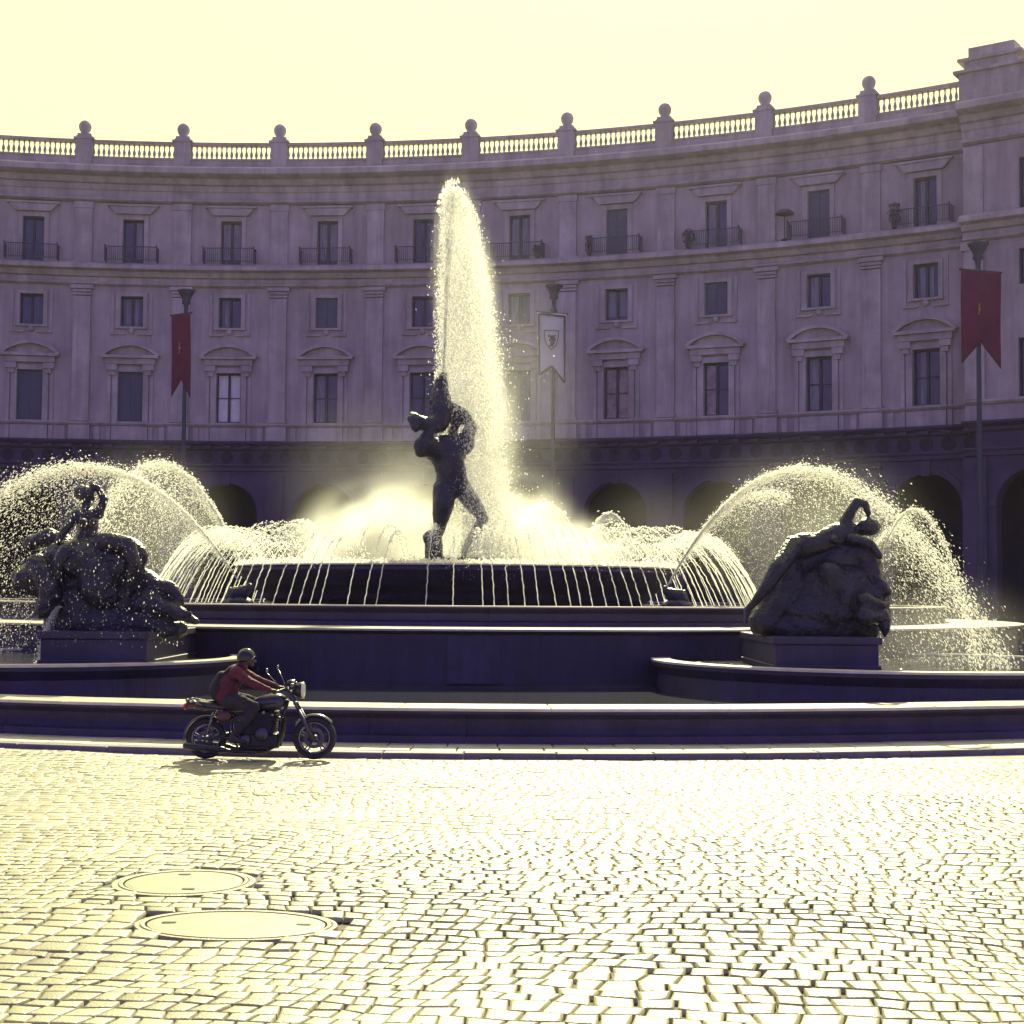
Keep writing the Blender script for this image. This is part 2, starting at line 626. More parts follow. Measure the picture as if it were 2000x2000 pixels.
VV = np.stack(VV, 1).reshape(-1, 3)
fq = np.array([(a * 6 + b, (a + 1) * 6 + b, (a + 1) * 6 + b + 1, a * 6 + b + 1) for a in range(5) for b in range(5)])
FF = (fq[None] + (np.arange(n) * 36)[:, None, None]).reshape(-1, 4)
tone = np.clip(0.93 + rng.normal(size=n) * 0.11 - 0.25 * (rng.random(n) < .06), .55, 1.15)
o = obj('road', np_mesh('road', VV, FF, 'cobble', True, np.repeat(tone, 36)))
tm = MT['cobble'].node_tree
ta = N(tm, 'ShaderNodeAttribute', attribute_name='tone')
tx_ = N(tm, 'ShaderNodeMix', data_type='RGBA', blend_type='MULTIPLY')
tx_.inputs[0].default_value = 1
pb_ = tm.nodes['Principled BSDF']
tm.links.new(pb_.inputs['Base Color'].links[0].from_socket, tx_.inputs[6])
tm.links.new(ta.outputs['Fac'], tx_.inputs[7])
tm.links.new(tx_.outputs[2], pb_.inputs['Base Color'])
tag(o, 'sunlit road of worn square cobblestones', 'road', kind='structure')

# the dirt between them: high where the joints are filled, low where they gape
xs = np.arange(-15, 15.01, 0.12)
ys = np.arange(3.6, 21.4, 0.12)
GX, GY = np.meshgrid(xs, ys, indexing='ij')
fill = vnoise(GX, GY, 1.7, 5) * 0.6 + vnoise(GX, GY, 0.6, 6) * 0.4
openness = np.clip((14.0 - GY) / 3.5, 0, 1)                        # joints gape on the near part
openness = np.maximum(openness, np.clip((GX - 2.6) / 2.5, 0, 1) * np.clip((17 - GY) / 3, 0, 1))
openness *= 1 - 0.9 * np.exp(-(((GX + 2.9) / 0.7) ** 2 + ((GY - 9.2) / 0.7) ** 2))
near = np.exp(-(((GX + 1.6) / 1.5) ** 2 + ((GY - 10.3) / 1.0) ** 2))
openness = np.clip(openness * (0.35 + 0.75 * fill) + 0.45 * near, 0, 1)
GZ = road_level(GX, GY) - 0.0105 - 0.034 * openness + 0.004 * fill * (1 - openness)
nx_, ny_ = GX.shape
idx = np.arange(nx_ * ny_).reshape(nx_, ny_)
Fg = np.stack([idx[:-1, :-1], idx[1:, :-1], idx[1:, 1:], idx[:-1, 1:]], -1).reshape(-1, 4)
cx_ = GX.ravel()[Fg].mean(1)
cy_ = GY.ravel()[Fg].mean(1)
Fg = Fg[np.hypot(cx_ - OC[0], cy_ - OC[1]) > KR - 0.15]
o = obj('road_bed', np_mesh('road_bed', np.column_stack([GX.ravel(), GY.ravel(), GZ.ravel()]), Fg, 'joint', True, (.6 + 1.3 * (1 - openness) ** 2).ravel()))
tm = MT['joint'].node_tree
ta = N(tm, 'ShaderNodeAttribute', attribute_name='tone')      # pale dust where the joints are full
tx_ = N(tm, 'ShaderNodeMix', data_type='RGBA', blend_type='MULTIPLY')
tx_.inputs[0].default_value = 1
pb_ = tm.nodes['Principled BSDF']
tm.links.new(pb_.inputs['Base Color'].links[0].from_socket, tx_.inputs[6])
tm.links.new(ta.outputs['Fac'], tx_.inputs[7])
tm.links.new(tx_.outputs[2], pb_.inputs['Base Color'])
tag(o, 'dark dirt filling the joints between the cobbles', 'road bed', kind='structure')

# manhole covers
for i, m_ in enumerate(MH):
    cx0, cy0 = m_['c']
    z0 = float(road_level(np.array([cx0]), np.array([cy0]))[0]) - 0.011
    root = empty('manhole_cover', (cx0, cy0, z0),
                 ['smaller round iron manhole cover, the farther one in the cobbles',
                  'wide oval iron manhole cover, the nearer one in the cobbles'][i], 'manhole cover')
    c_, s_ = math.cos(m_['rot']), math.sin(m_['rot'])

    def ell(prof, nn=72):
        b_ = MB()
        k_ = len(prof)
        for q in range(nn):
            a_ = 2 * PI * q / nn
            for (dr, h) in prof:
                x_, y_ = (m_['rx'] + dr) * math.cos(a_) if m_['rx'] + dr > 0 else 0, (m_['ry'] + dr) * math.sin(a_) if m_['ry'] + dr > 0 else 0
                b_.v.append((cx0 + x_ * c_ - y_ * s_, cy0 + x_ * s_ + y_ * c_, z0 + h))
        for q in range(nn):
            q2 = (q + 1) % nn
            for j in range(k_ - 1):
                b_.f.append((q * k_ + j, q2 * k_ + j, q2 * k_ + j + 1, q * k_ + j + 1))
        return b_
    lid = ell([(-0.03, -0.05), (-0.028, 0.002), (-0.02 - 0.05, 0.005), (-0.12, 0.004), (-0.25, 0.006)])
    top = [q * 5 + 4 for q in range(72)]
    lid.f.append(tuple(top))
    for sx, sy in ((-0.12, 0.62), (0.2, -0.62)) if i == 0 else ((-0.72, 0.05), (0.72, -0.02)):   # lifting slots
        hx, hy = cx0 + sx * m_['rx'], cy0 + sy * m_['ry']
        lid.box(hx - 0.035, hx + 0.035, hy - 0.012, hy + 0.012, z0 + 0.0065, z0 + 0.0085)
    lo = lid.build('lid', 'castiron', root)
    sl = MB()
    for sx, sy in ((-0.12, 0.62), (0.2, -0.62)) if i == 0 else ((-0.72, 0.05), (0.72, -0.02)):
        hx, hy = cx0 + sx * m_['rx'], cy0 + sy * m_['ry']
        sl.box(hx - 0.045, hx + 0.045, hy - 0.022, hy + 0.022, z0 + 0.009, z0 + 0.0105)
    sl.build('lifting_slot', 'iron', lo)
    ell([(-0.012, -0.05), (-0.012, 0.006), (0.012, 0.008), (0.02, -0.004), (0.026, 0.004), (m_['col'], 0.002), (m_['col'] + 0.01, -0.05)]).build('ring', 'collar', root)

# kerb and pavement round the fountain (real stones with open joints)


def ring_stones(name, r0, r1, z0, z1, step, gapm, m, jit=0.0, amin=0.0, amax=2 * PI, bev=0.012):
    b_ = MB()
    a = amin
    while a < amax - 0.5 * step / r1:
        da = step / r1 * (1 + (random.random() - 0.5) * 0.3)
        g_ = gapm / r1
        dz = (random.random() - 0.5) * jit
        P = []
        for rad, aa, z in [(r0, a + g_, z0), (r1, a + g_, z0), (r1, a + da - g_, z0), (r0, a + da - g_, z0)]:
            P.append((OC[0] + rad * math.cos(aa), OC[1] + rad * math.sin(aa), z))
        for (e, zt) in ((0, z1 - bev), (bev, z1)):
            for rad, aa, sa, sr in [(r0, a + g_, 1, 1), (r1, a + g_, 1, -1), (r1, a + da - g_, -1, -1), (r0, a + da - g_, -1, 1)]:
                P.append((OC[0] + (rad + sr * e) * math.cos(aa + sa * e / r1), OC[1] + (rad + sr * e) * math.sin(aa + sa * e / r1), zt + dz))
        b_.add(P, [(0, 1, 5, 4), (1, 2, 6, 5), (2, 3, 7, 6), (3, 0, 4, 7), (4, 5, 9, 8), (5, 6, 10, 9), (6, 7, 11, 10), (7, 4, 8, 11), (8, 9, 10, 11)])
        a += da
    return b_


kb = ring_stones('kerb', KR - 0.3, KR, -0.1, 0.072, 1.15, 0.006, 'kerb', 0.012)
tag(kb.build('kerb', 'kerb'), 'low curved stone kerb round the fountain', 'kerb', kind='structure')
pv = MB()
for r0, r1, st in ((22.42, KR - 0.31, 0.62), (21.8, 22.41, 0.75)):
    q = ring_stones('pavement', r0, r1, -0.05, 0.070, st, 0.007, 'slab', 0.006)
    pv.add(q.v, q.f)
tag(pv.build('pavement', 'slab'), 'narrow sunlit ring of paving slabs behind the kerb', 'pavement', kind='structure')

# ================================================================== FACADE
AR, ACX, ACY = 72.72, -16.756, 17.281
A0, DA = -0.1184, 0.0790
BAY = AR * DA


def Z(v): return 28.59 - (v - 282) * 0.03045


def F3(s, d, z):
    a = A0 + s / AR
    r = AR - d
    return (ACX + r * math.sin(a), ACY + r * math.cos(a), z)


K0, K1 = -7, 9           # bays of the curved wing; beyond K1 the end pavilion
pal = empty('palace', F3(2.5 * BAY, 0, 0), 'curved stone palace with arcade, three rows of windows and roof balustrade', 'building')


def sweep(mb, prof, s0, s1, seg=3, d0=0.0):
    """profile of (depth, z) swept along the curved front"""
    n_ = max(1, int(round((s1 - s0) / BAY * seg)))
    V_ = []
    for i in range(n_ + 1):
        s = s0 + (s1 - s0) * i / n_
        for d, z in prof: V_.append(F3(s, d + d0, z))
    k = len(prof)
    F = []
    for i in range(n_):
        for q in range(k):
            q2 = (q + 1) % k
            F.append((i * k + q, i * k + q2, (i + 1) * k + q2, (i + 1) * k + q))
    F.append(tuple(range(k)))
    F.append(tuple(n_ * k + q for q in reversed(range(k))))
    mb.add(V_, F)


WIN = {  # rows: half width, z bottom, z top
    'top': (0.60, Z(518), Z(432)), 'mid': (0.64, Z(641), Z(582)), 'low': (0.71, Z(825), Z(729))}
ZLOW, ZMID, ZTOP = Z(864), Z(520), Z(404)


def wall_band(mb, s0, s1, z0, z1, holes, d, thick=0.5):
    """wall strip with rectangular openings, with reveals"""
    segs = []
    cur = s0
    for (a, b, zb, zt) in sorted(holes):
        segs.append((cur, a, None)); segs.append((a, b, (zb, zt))); cur = b
    segs.append((cur, s1, None))
    for (a, b, h) in segs:
        nx = max(1, int((b - a) / 1.6 + 0.5))
        if h is None:
            mb.box(a, b, d - thick, d, z0, z1, lambda x, y, z: F3(x, y, z), nx)
        else:
            mb.box(a, b, d - thick, d, z0, h[0], lambda x, y, z: F3(x, y, z), nx)
            mb.box(a, b, d - thick, d, h[1], z1, lambda x, y, z: F3(x, y, z), nx)


def bay_mid(k): return (k + 0.5) * BAY


S0, S1 = K0 * BAY, K1 * BAY
PS = -0.55                 # where the pavilion steps forward
PAV = 3                    # pavilion bays
SE = S1 + PAV * BAY
w = MB()
for (za, zb, row_) in ((Z(835), Z(660), 'low'), (Z(660), Z(562), 'mid'), (Z(520), Z(400), 'top')):
    hw, z0_, z1_ = WIN[row_]
    wall_band(w, S0, S1 + PS, za, zb, [(bay_mid(k) - hw, bay_mid(k) + hw, z0_, z1_) for k in range(K0, K1)], 0)
    wall_band(w, S1 + PS, SE, za, zb, [(bay_mid(k) - hw, bay_mid(k) + hw, z0_, z1_) for k in range(K1, K1 + PAV)], 1.1, 1.6)
wall_band(w, S0, S1 + PS, Z(862), Z(835), [], 0.02)
wall_band(w, S1 + PS, SE, Z(862), Z(835), [], 1.12, 1.6)
# closed back of the upper floors and the roof
w.box(S0, SE, -13, -12.6, 0, Z(352), F3, 60)
w.box(S0, SE, -12.6, -0.5, Z(356), Z(352), F3, 60)
w.box(S0, SE, -12.6, -0.5, Z(858), Z(854), F3, 60)
w.box(S0 - 0.4, S0, -13, 0, 0, Z(352), F3)
w.box(SE, SE + 0.4, -13, 1.1, 0, Z(352), F3)
w.build('wall', 'wall', pal)

# arcade wall with round arches
ar = MB()
ARR, ASP, AHT = 1.83, Z(943) - 1.83, Z(862)
for k in range(K0, K1 + PAV):
    d = 0.15 if k < K1 else 1.25
    c = bay_mid(k)
    ar.box(k * BAY, c - ARR, d - 0.9, d, 0, ASP, F3, 2)
    ar.box(c + ARR, (k + 1) * BAY, d - 0.9, d, 0, ASP, F3, 2)
    nseg = 14
    for i in range(nseg):
        a1, a2 = PI - PI * i / nseg, PI - PI * (i + 1) / nseg
        x1, x2 = c + ARR * math.cos(a1), c + ARR * math.cos(a2)
        y1, y2 = ASP + ARR * math.sin(a1), ASP + ARR * math.sin(a2)
        P = [F3(x1, d, y1), F3(x2, d, y2), F3(x2, d, AHT), F3(x1, d, AHT), F3(x1, d - 0.9, y1), F3(x2, d - 0.9, y2)]
        ar.add(P, [(0, 1, 2, 3), (0, 4, 5, 1)])
    ar.box(k * BAY, c - ARR, d - 0.9, d, ASP, AHT, F3, 2)
    ar.box(c + ARR, (k + 1) * BAY, d - 0.9, d, ASP, AHT, F3, 2)
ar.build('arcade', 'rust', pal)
for k in range(K0, K1 + PAV):       # raised arch ring with keystone, one per arch
    d = 0.15 if k < K1 else 1.25
    c = bay_mid(k)
    m_ = MB()
    nseg = 18
    for i in range(nseg):
        a1, a2 = PI - PI * i / nseg, PI - PI * (i + 1) / nseg
        P = []
        for aa in (a1, a2):
            for rad in (ARR + 0.01, ARR + 0.38):
                for dd in (d - 0.02, d + 0.09):
                    P.append(F3(c + rad * math.cos(aa), dd, ASP + rad * math.sin(aa)))
        m_.add(P, [(1, 3, 7, 5), (0, 4, 6, 2), (2, 6, 7, 3), (0, 1, 5, 4), (0, 2, 3, 1), (4, 5, 7, 6)])
    m_.box(c - 0.22, c + 0.22, d + 0.03, d + 0.2, ASP + ARR - 0.12, Z(922), F3)
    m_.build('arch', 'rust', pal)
# rear wall of the arcade walk; shade is painted in as its dark colour
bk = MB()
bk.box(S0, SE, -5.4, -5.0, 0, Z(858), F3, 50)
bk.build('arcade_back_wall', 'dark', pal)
# mouldings: each a swept band
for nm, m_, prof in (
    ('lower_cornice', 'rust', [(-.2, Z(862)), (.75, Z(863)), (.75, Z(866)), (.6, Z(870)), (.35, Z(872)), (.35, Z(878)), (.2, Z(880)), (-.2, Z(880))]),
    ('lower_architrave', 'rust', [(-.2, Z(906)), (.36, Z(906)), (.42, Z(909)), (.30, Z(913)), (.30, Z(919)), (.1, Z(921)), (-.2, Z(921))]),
    ('sill_band', 'trim', [(-.2, Z(826)), (.26, Z(827)), (.26, Z(830)), (.14, Z(834)), (-.2, Z(834))]),
    ('middle_cornice', 'trim', [(-.3, Z(519)), (.62, Z(521)), (.95, Z(527)), (.95, Z(534)), (.55, Z(537)), (.42, Z(546)), (.2, Z(547)), (.2, Z(555)), (.3, Z(557)), (.3, Z(560)), (.08, Z(563)), (-.3, Z(563))]),
    ('top_cornice', 'trim', [(-.3, Z(331)), (1.0, Z(333)), (1.35, Z(339)), (1.35, Z(349)), (1.1, Z(352)), (.7, Z(354)), (.55, Z(364)), (.35, Z(366)), (.3, Z(376)), (.22, Z(378)), (.22, Z(390)), (.32, Z(392)), (.32, Z(396)), (.1, Z(399)), (-.3, Z(399))]),
    ('balustrade_base', 'trim', [(.15, Z(333)), (.15, Z(314)), (.62, Z(314)), (.62, Z(317)), (.56, Z(319)), (.56, Z(333))]),
):
    b_ = MB()
    sweep(b_, prof, S0, S1 + PS)
    sweep(b_, prof, S1 + PS, SE, 3, 1.1)
    b_.build(nm, m_, pal)


def rep(name, mb, m, ks, parent=pal, smooth=False, base_k=0):
    """one mesh built for bay 0, one object per bay turned about the middle of the curve"""
    src = mb.build(name, m, parent, smooth, off=(ACX, ACY, 0))
    out = {}
    for k in ks:
        if k == base_k:
            out[k] = src
            continue
        c = src.copy()
        COL.objects.link(c)
        c.rotation_euler = (0, 0, -k * DA)
        out[k] = c
    src.rotation_euler = (0, 0, 0)
    if base_k not in ks:
        bpy.data.objects.remove(src)
    return out


KS = list(range(K0, K1))
# pilasters, upper and lower order, pedestals
b_ = MB()
h = 0.50
b_.box(-h, h, -0.05, 0.14, Z(518), Z(412), F3)
b_.box(-h - .06, h + .06, -0.05, 0.20, Z(412), Z(400), F3)
b_.box(-h - .06, h + .06, -0.05, 0.20, Z(519), Z(514), F3)
rep('upper_pilaster', b_, 'trim', KS)
b_ = MB()
b_.box(-h, h, -0.05, 0.17, Z(822), Z(584), F3)
b_.box(-h - .05, h + .05, -0.05, 0.22, Z(582), Z(578), F3)
b_.box(-h - .04, h + .04, -0.05, 0.21, Z(576), Z(571), F3)
b_.box(-h - .17, h + .17, -0.05, 0.32, Z(570), Z(563), F3)
b_.box(-h - .08, h + .08, -0.05, 0.25, Z(826), Z(821), F3)
b_.box(-h - .1, h + .1, 0.0, 0.30, Z(861), Z(834.5), F3)
rep('lower_pilaster', b_, 'trim', KS)
# modillions and roundels of the lower cornice, one object per bay
b_ = MB()
c = 0.5 * BAY / 5
b_.box(c - .26, c + .26, 0.30, 0.66, Z(877), Z(871.5), F3)
KF = [k + q / 5 for k in KS for q in range(5)]
rep('modillion', b_, 'rust', KF)
b_ = MB()
P = []
for i in range(16):
    a = 2 * PI * i / 16
    for rad, dd in ((.36, .14), (.36, .20), (.0, .17)):
        P.append(F3(c + rad * math.cos(a), dd, Z(893) + rad * math.sin(a)))
fs = [(i * 3 + j, ((i + 1) % 16) * 3 + j, ((i + 1) % 16) * 3 + j + 1, i * 3 + j + 1) for i in range(16) for j in range(2)]
b_.add(P, fs)
rep('roundel', b_, 'dark', KF)
# arcade half columns
b_ = MB()
b_.box(-.45, .45, 0.1, 0.34, 0, Z(922), F3)
b_.box(-.58, .58, 0.1, 0.42, Z(930), Z(922), F3)
rep('arcade_pier', b_, 'rust', KS)

# ---- windows
mid = BAY / 2


def window_frame(row_, cols, transoms):
    hw, z0_, z1_ = WIN[row_]
    m_ = MB()
    t_ = 0.075
    m_.box(mid - hw, mid - hw + t_, -.32, -.22, z0_, z1_, F3)
    m_.box(mid + hw - t_, mid + hw, -.32, -.22, z0_, z1_, F3)
    m_.box(mid - hw + t_, mid + hw - t_, -.32, -.22, z1_ - t_ * 1.4, z1_, F3)
    m_.box(mid - hw + t_, mid + hw - t_, -.32, -.22, z0_, z0_ + t_, F3)
    if cols == 2:
        m_.box(mid - .07, mid + .07, -.31, -.21, z0_ + t_, z1_ - t_ * 1.4, F3)
    for z in transoms:
        zq = z0_ + (z1_ - z0_) * z
        m_.box(mid - hw + t_, mid - .07, -.31, -.235, zq - .025, zq + .025, F3)
        m_.box(mid + .07, mid + hw - t_, -.31, -.235, zq - .025, zq + .025, F3)
    return m_


def pane(row_, a, b, d=-.30, z0f=0.0, z1f=1.0):
    hw, z0_, z1_ = WIN[row_]
    m_ = MB()
    m_.box(mid + a * hw, mid + b * hw, d - .02, d, z0_ + (z1_ - z0_) * z0f + 0.01, z0_ + (z1_ - z0_) * z1f - 0.01, F3)
    return m_


STY = {  # what fills each window, bay by bay
    'top': {-2: 'glass', -1: 'glass', 0: 'half', 1: 'drapes', 2: 'drapes', 3: 'glass', 4: 'drapes', 5: 'shutter', 6: 'drapes1', 7: 'shutter', 8: 'half2'},
    'mid': {-2: 'drapes1', -1: 'glass', 0: 'drapes2', 1: 'half2', 2: 'shutter', 3: 'glass', 4: 'drapes1', 5: 'drapes', 6: 'shutter', 7: 'drapes1', 8: 'drapes2'},
    'low': {-2: 'glass', -1: 'shutter', 0: 'shutter', 1: 'blind', 2: 'drapes1', 3: 'glass', 4: 'glass', 5: 'warm', 6: 'warm2', 7: 'drapes1', 8: 'half2'}}
for row_ in ('top', 'mid', 'low'):
    tr = {'top': (), 'mid': (), 'low': (0.5,)}[row_]
    frames = rep('window', window_frame(row_, 2, tr), 'frame', KS)
    glass = pane(row_, -1, 1, -.335)
    gl = rep('pane', glass, 'glass', KS)
    for k in KS:
        gl[k].parent = frames[k]
        gl[k].matrix_parent_inverse = world_mat(frames[k]).inverted()
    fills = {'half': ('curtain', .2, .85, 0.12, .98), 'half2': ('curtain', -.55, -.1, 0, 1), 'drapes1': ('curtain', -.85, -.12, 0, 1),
             'warm2': ('reflection_glass', -.88, .1, 0.02, .98)}
    for k in KS:
        st_ = STY[row_].get(k, 'glass')
        sets = []
        if st_ == 'blind': frames[k]['label'] = 'window with closed white blinds'
        if st_ in fills: sets = [fills[st_]]
        elif st_ == 'drapes': sets = [('curtain', -.88, -.12, .14, 1), ('curtain', .12, .88, .14, 1)]
        elif st_ == 'drapes2': sets = [('curtain', -.6, -.15, 0, 1), ('curtain', .15, .5, 0, 1)]
        elif st_ == 'blind': sets = [('blind', -.9, .9, 0.02, .98)]
        elif st_ == 'warm': sets = [('reflection_glass', -.9, .9, 0.02, .98)]
        if st_ == 'half2' and row_ == 'mid': sets.append(('curtain', -.2, 0.1, 0, 1))
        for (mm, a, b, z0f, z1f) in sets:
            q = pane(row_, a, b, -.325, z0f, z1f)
            ob = q.build('curtain' if mm == 'curtain' else ('blind' if mm == 'blind' else 'painted_reflection'), mm, None, off=(ACX, ACY, 0))
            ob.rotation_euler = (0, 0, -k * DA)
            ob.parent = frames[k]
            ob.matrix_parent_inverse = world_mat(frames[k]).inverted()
        if st_ == 'shutter':
            hw, z0_, z1_ = WIN[row_]
            q = MB()
            for sgn in (-1, 1):
                a, b = (mid - hw, mid - .01) if sgn < 0 else (mid + .01, mid + hw)
                q.box(a, b, -.2, -.16, z0_, z1_, F3)
                nn = int((z1_ - z0_) / 0.14)
                for i in range(nn):
                    zq = z0_ + .06 + (z1_ - z0_ - .12) * i / nn
                    q.box(a + .05, b - .05, -.16, -.135, zq, zq + .07, F3)
            ob = q.build('shutter', 'shutter', None, off=(ACX, ACY, 0))
            ob.rotation_euler = (0, 0, -k * DA)
            ob.parent = frames[k]
            ob.matrix_parent_inverse = world_mat(frames[k]).inverted()

# surrounds
hw, z0_, z1_ = WIN['low']
b_ = MB()
for sg in (-1, 1):
    a, b = sorted((mid + sg * (hw + .02), mid + sg * (hw + .34)))
    b_.box(a, b, -.05, .13, z0_ - .05, z1_ + .3, F3)
    a, b = sorted((mid + sg * (hw + .42), mid + sg * (hw + .62)))
    b_.box(a, b, -.05, .08, z0_ - .05, Z(724), F3)
    a, b = sorted((mid + sg * (hw + .05), mid + sg * (hw + .66)))
    b_.box(a, b, .0, .34, Z(727), Z(716), F3)                     # brackets
    a, b = sorted((mid + sg * (hw + .15), mid + sg * (hw + .5)))
    b_.box(a, b, .0, .24, Z(736), Z(727.2), F3)
b_.box(mid - hw - .02, mid + hw + .02, -.05, .12, z1_, z1_ + .3, F3)
b_.box(mid - 1.42, mid + 1.42, .0, .3, Z(715), Z(704), F3)
b_.box(mid - 1.62, mid + 1.62, .0, .5, Z(703.6), Z(698), F3)
R1, hh = 1.72, 0.72          # segmental pediment
Rc = (R1 * R1 + hh * hh) / (2 * hh)
zc = Z(698) + hh - Rc
nn = 14
aw = math.asin(R1 / Rc)
for i in range(nn):
    a1, a2 = -aw + 2 * aw * i / nn, -aw + 2 * aw * (i + 1) / nn
    P = []
    for aa in (a1, a2):
        for rad in (Rc - .17, Rc):
            for dd in (-.02, .5):
                P.append(F3(mid + rad * math.sin(aa), dd, zc + rad * math.cos(aa)))
    b_.add(P, [(1, 3, 7, 5), (2, 6, 7, 3), (0, 1, 5, 4), (0, 2, 3, 1), (4, 5, 7, 6)])
    x1, x2 = (Rc - .17) * math.sin(a1), (Rc - .17) * math.sin(a2)
    zz1, zz2 = zc + (Rc - .17) * math.cos(a1), zc + (Rc - .17) * math.cos(a2)
    b_.add([F3(mid + x1, .16, Z(698)), F3(mid + x2, .16, Z(698)), F3(mid + x2, .16, max(zz2, Z(698))), F3(mid + x1, .16, max(zz1, Z(698)))], [(0, 1, 2, 3)])
rep('pediment', b_, 'trim', KS)
b_ = MB()
for a, b in ((-2.05, -1.72), (-1.35, -1.1), (1.1, 1.35), (1.72, 2.05)):
    b_.box(mid + a, mid + b, .0, .12, Z(861), Z(835), F3)
b_.box(mid - 1.05, mid + 1.05, .0, .17, Z(861), Z(835), F3)
rep('window_apron', b_, 'trim', KS)
hw, z0_, z1_ = WIN['mid']
b_ = MB()
for sg in (-1, 1):
    a, b = sorted((mid + sg * (hw + .02), mid + sg * (hw + .26)))
    b_.box(a, b, -.05, .1, z0_ - .02, z1_ + .2, F3)
    a, b = sorted((mid + sg * (hw + .4), mid + sg * (hw + .55)))
    b_.box(a, b, -.05, .06, z0_ - .5, z1_ + .3, F3)
b_.box(mid - hw - .02, mid + hw + .02, -.05, .1, z1_, z1_ + .2, F3)
b_.box(mid - hw - .3, mid + hw + .3, -.05, .2, z0_ - .14, z0_ - .02, F3)
b_.box(mid - 1.2, mid - .35, -.05, .15, Z(657), Z(654), F3)
b_.box(mid + .35, mid + 1.2, -.05, .15, Z(657), Z(654), F3)
b_.ball(F3(mid, .06, Z(650)), .2, 10)
rep('square_window_surround', b_, 'trim', KS)
hw, z0_, z1_ = WIN['top']
b_ = MB()
for sg in (-1, 1):
    a, b = sorted((mid + sg * (hw + .02), mid + sg * (hw + .28)))
    b_.box(a, b, -.05, .09, z0_, z1_ + .28, F3)
b_.box(mid - hw - .02, mid + hw + .02, -.05, .09, z1_, z1_ + .28, F3)
b_.add([F3(mid + x, d, z) for (x, z) in ((-1.0, Z(422)), (1.0, Z(422)), (1.38, Z(408)), (-1.38, Z(408))) for d in (-.02, .28)],
       [(0, 2, 4, 6), (1, 7, 5, 3), (0, 1, 3, 2), (2, 3, 5, 4), (4, 5, 7, 6), (6, 7, 1, 0)])
b_.box(mid - 1.5, mid + 1.5, 0, .36, Z(407.8), Z(404), F3)
rep('window_hood', b_, 'trim', KS)
# balconies of the top floor
b_ = MB()
zb = Z(519)
for q in range(0, 25):
    a = -1.5 + 3.0 * q / 24
    b_.box(mid + a - .012, mid + a + .012, .86, .885, zb, zb + .84, F3)
for sg in (-1, 1):
    for q in range(7):
        b_.box(mid + sg * 1.5 - .012, mid + sg * 1.5 + .012, .08 + q * .13, .105 + q * .13, zb, zb + .84, F3)
    b_.box(mid + sg * 1.5 - .035, mid + sg * 1.5 + .035, .84, .91, zb, zb + .98, F3)
b_.box(mid - 1.53, mid + 1.53, .85, .9, zb + .84, zb + .88, F3)
b_.box(mid - 1.53, mid - 1.49, .05, .85, zb + .84, zb + .88, F3)
b_.box(mid + 1.49, mid + 1.53, .05, .85, zb + .84, zb + .88, F3)
b_.box(mid - 1.5, mid + 1.5, .86, .885, zb + .08, zb + .11, F3)
rep('balcony_railing', b_, 'iron', KS)
# roof balustrade: a run of balusters in each bay, a pier with a ball finial between bays
b_ = MB()
h0 = 0.52
nb = 16
zt, zq = Z(287.5), Z(314)
for q in range(nb + 1):
    s = h0 + (BAY - 2 * h0) * q / nb
    c = F3(s, .36, zq)
    hgt = zt - zq
    pr = [(.075, 0), (.075, .06), (.045, .09), (.10, .26), (.095, .33), (.035, .55), (.035, .62), (.05, .66), (.045, .7), (.075, .78), (.075, hgt)]
    pr = [(r_, h_ / .78 * hgt * .95 if i < 10 else hgt) for i, (r_, h_) in enumerate(pr)]
    b_.lathe([(r_ * .98, h_) for r_, h_ in pr], 8, c)
sweep(b_, [(.13, zt), (.60, zt), (.63, zt + .03), (.60, Z(282)), (.13, Z(282))], h0 - .02, BAY - h0 + .02, 3)
bal = rep('balustrade', b_, 'trim', KS, smooth=False)
b_ = MB()
b_.box(-.48, .48, .06, .76, Z(333), Z(282.5), F3)
b_.box(-.60, .60, .0, .82, Z(282.3), Z(279), F3)
b_.box(-.46, .46, .06, .72, Z(278.8), Z(275.8), F3)
b_.box(-.40, .40, .1, .68, Z(275.6), Z(271), F3)
KP = list(range(K0, K1))
pier = rep('balustrade_pier', b_, 'trim', KP)
b_ = MB()
c = F3(0, .4, Z(271))
b_.lathe([(.0, 0), (.27, 0), (.27, .05), (.23, .09), (.33, .25), (.37, .42), (.36, .56), (.28, .71), (.16, .80), (.07, .84), (.0, .87)], 20, c)
fin = rep('finial', b_, 'trim', KP, smooth=True)
for k in KP:
    fin[k].parent = pier[k]
    fin[k].matrix_parent_inverse = world_mat(pier[k]).inverted()
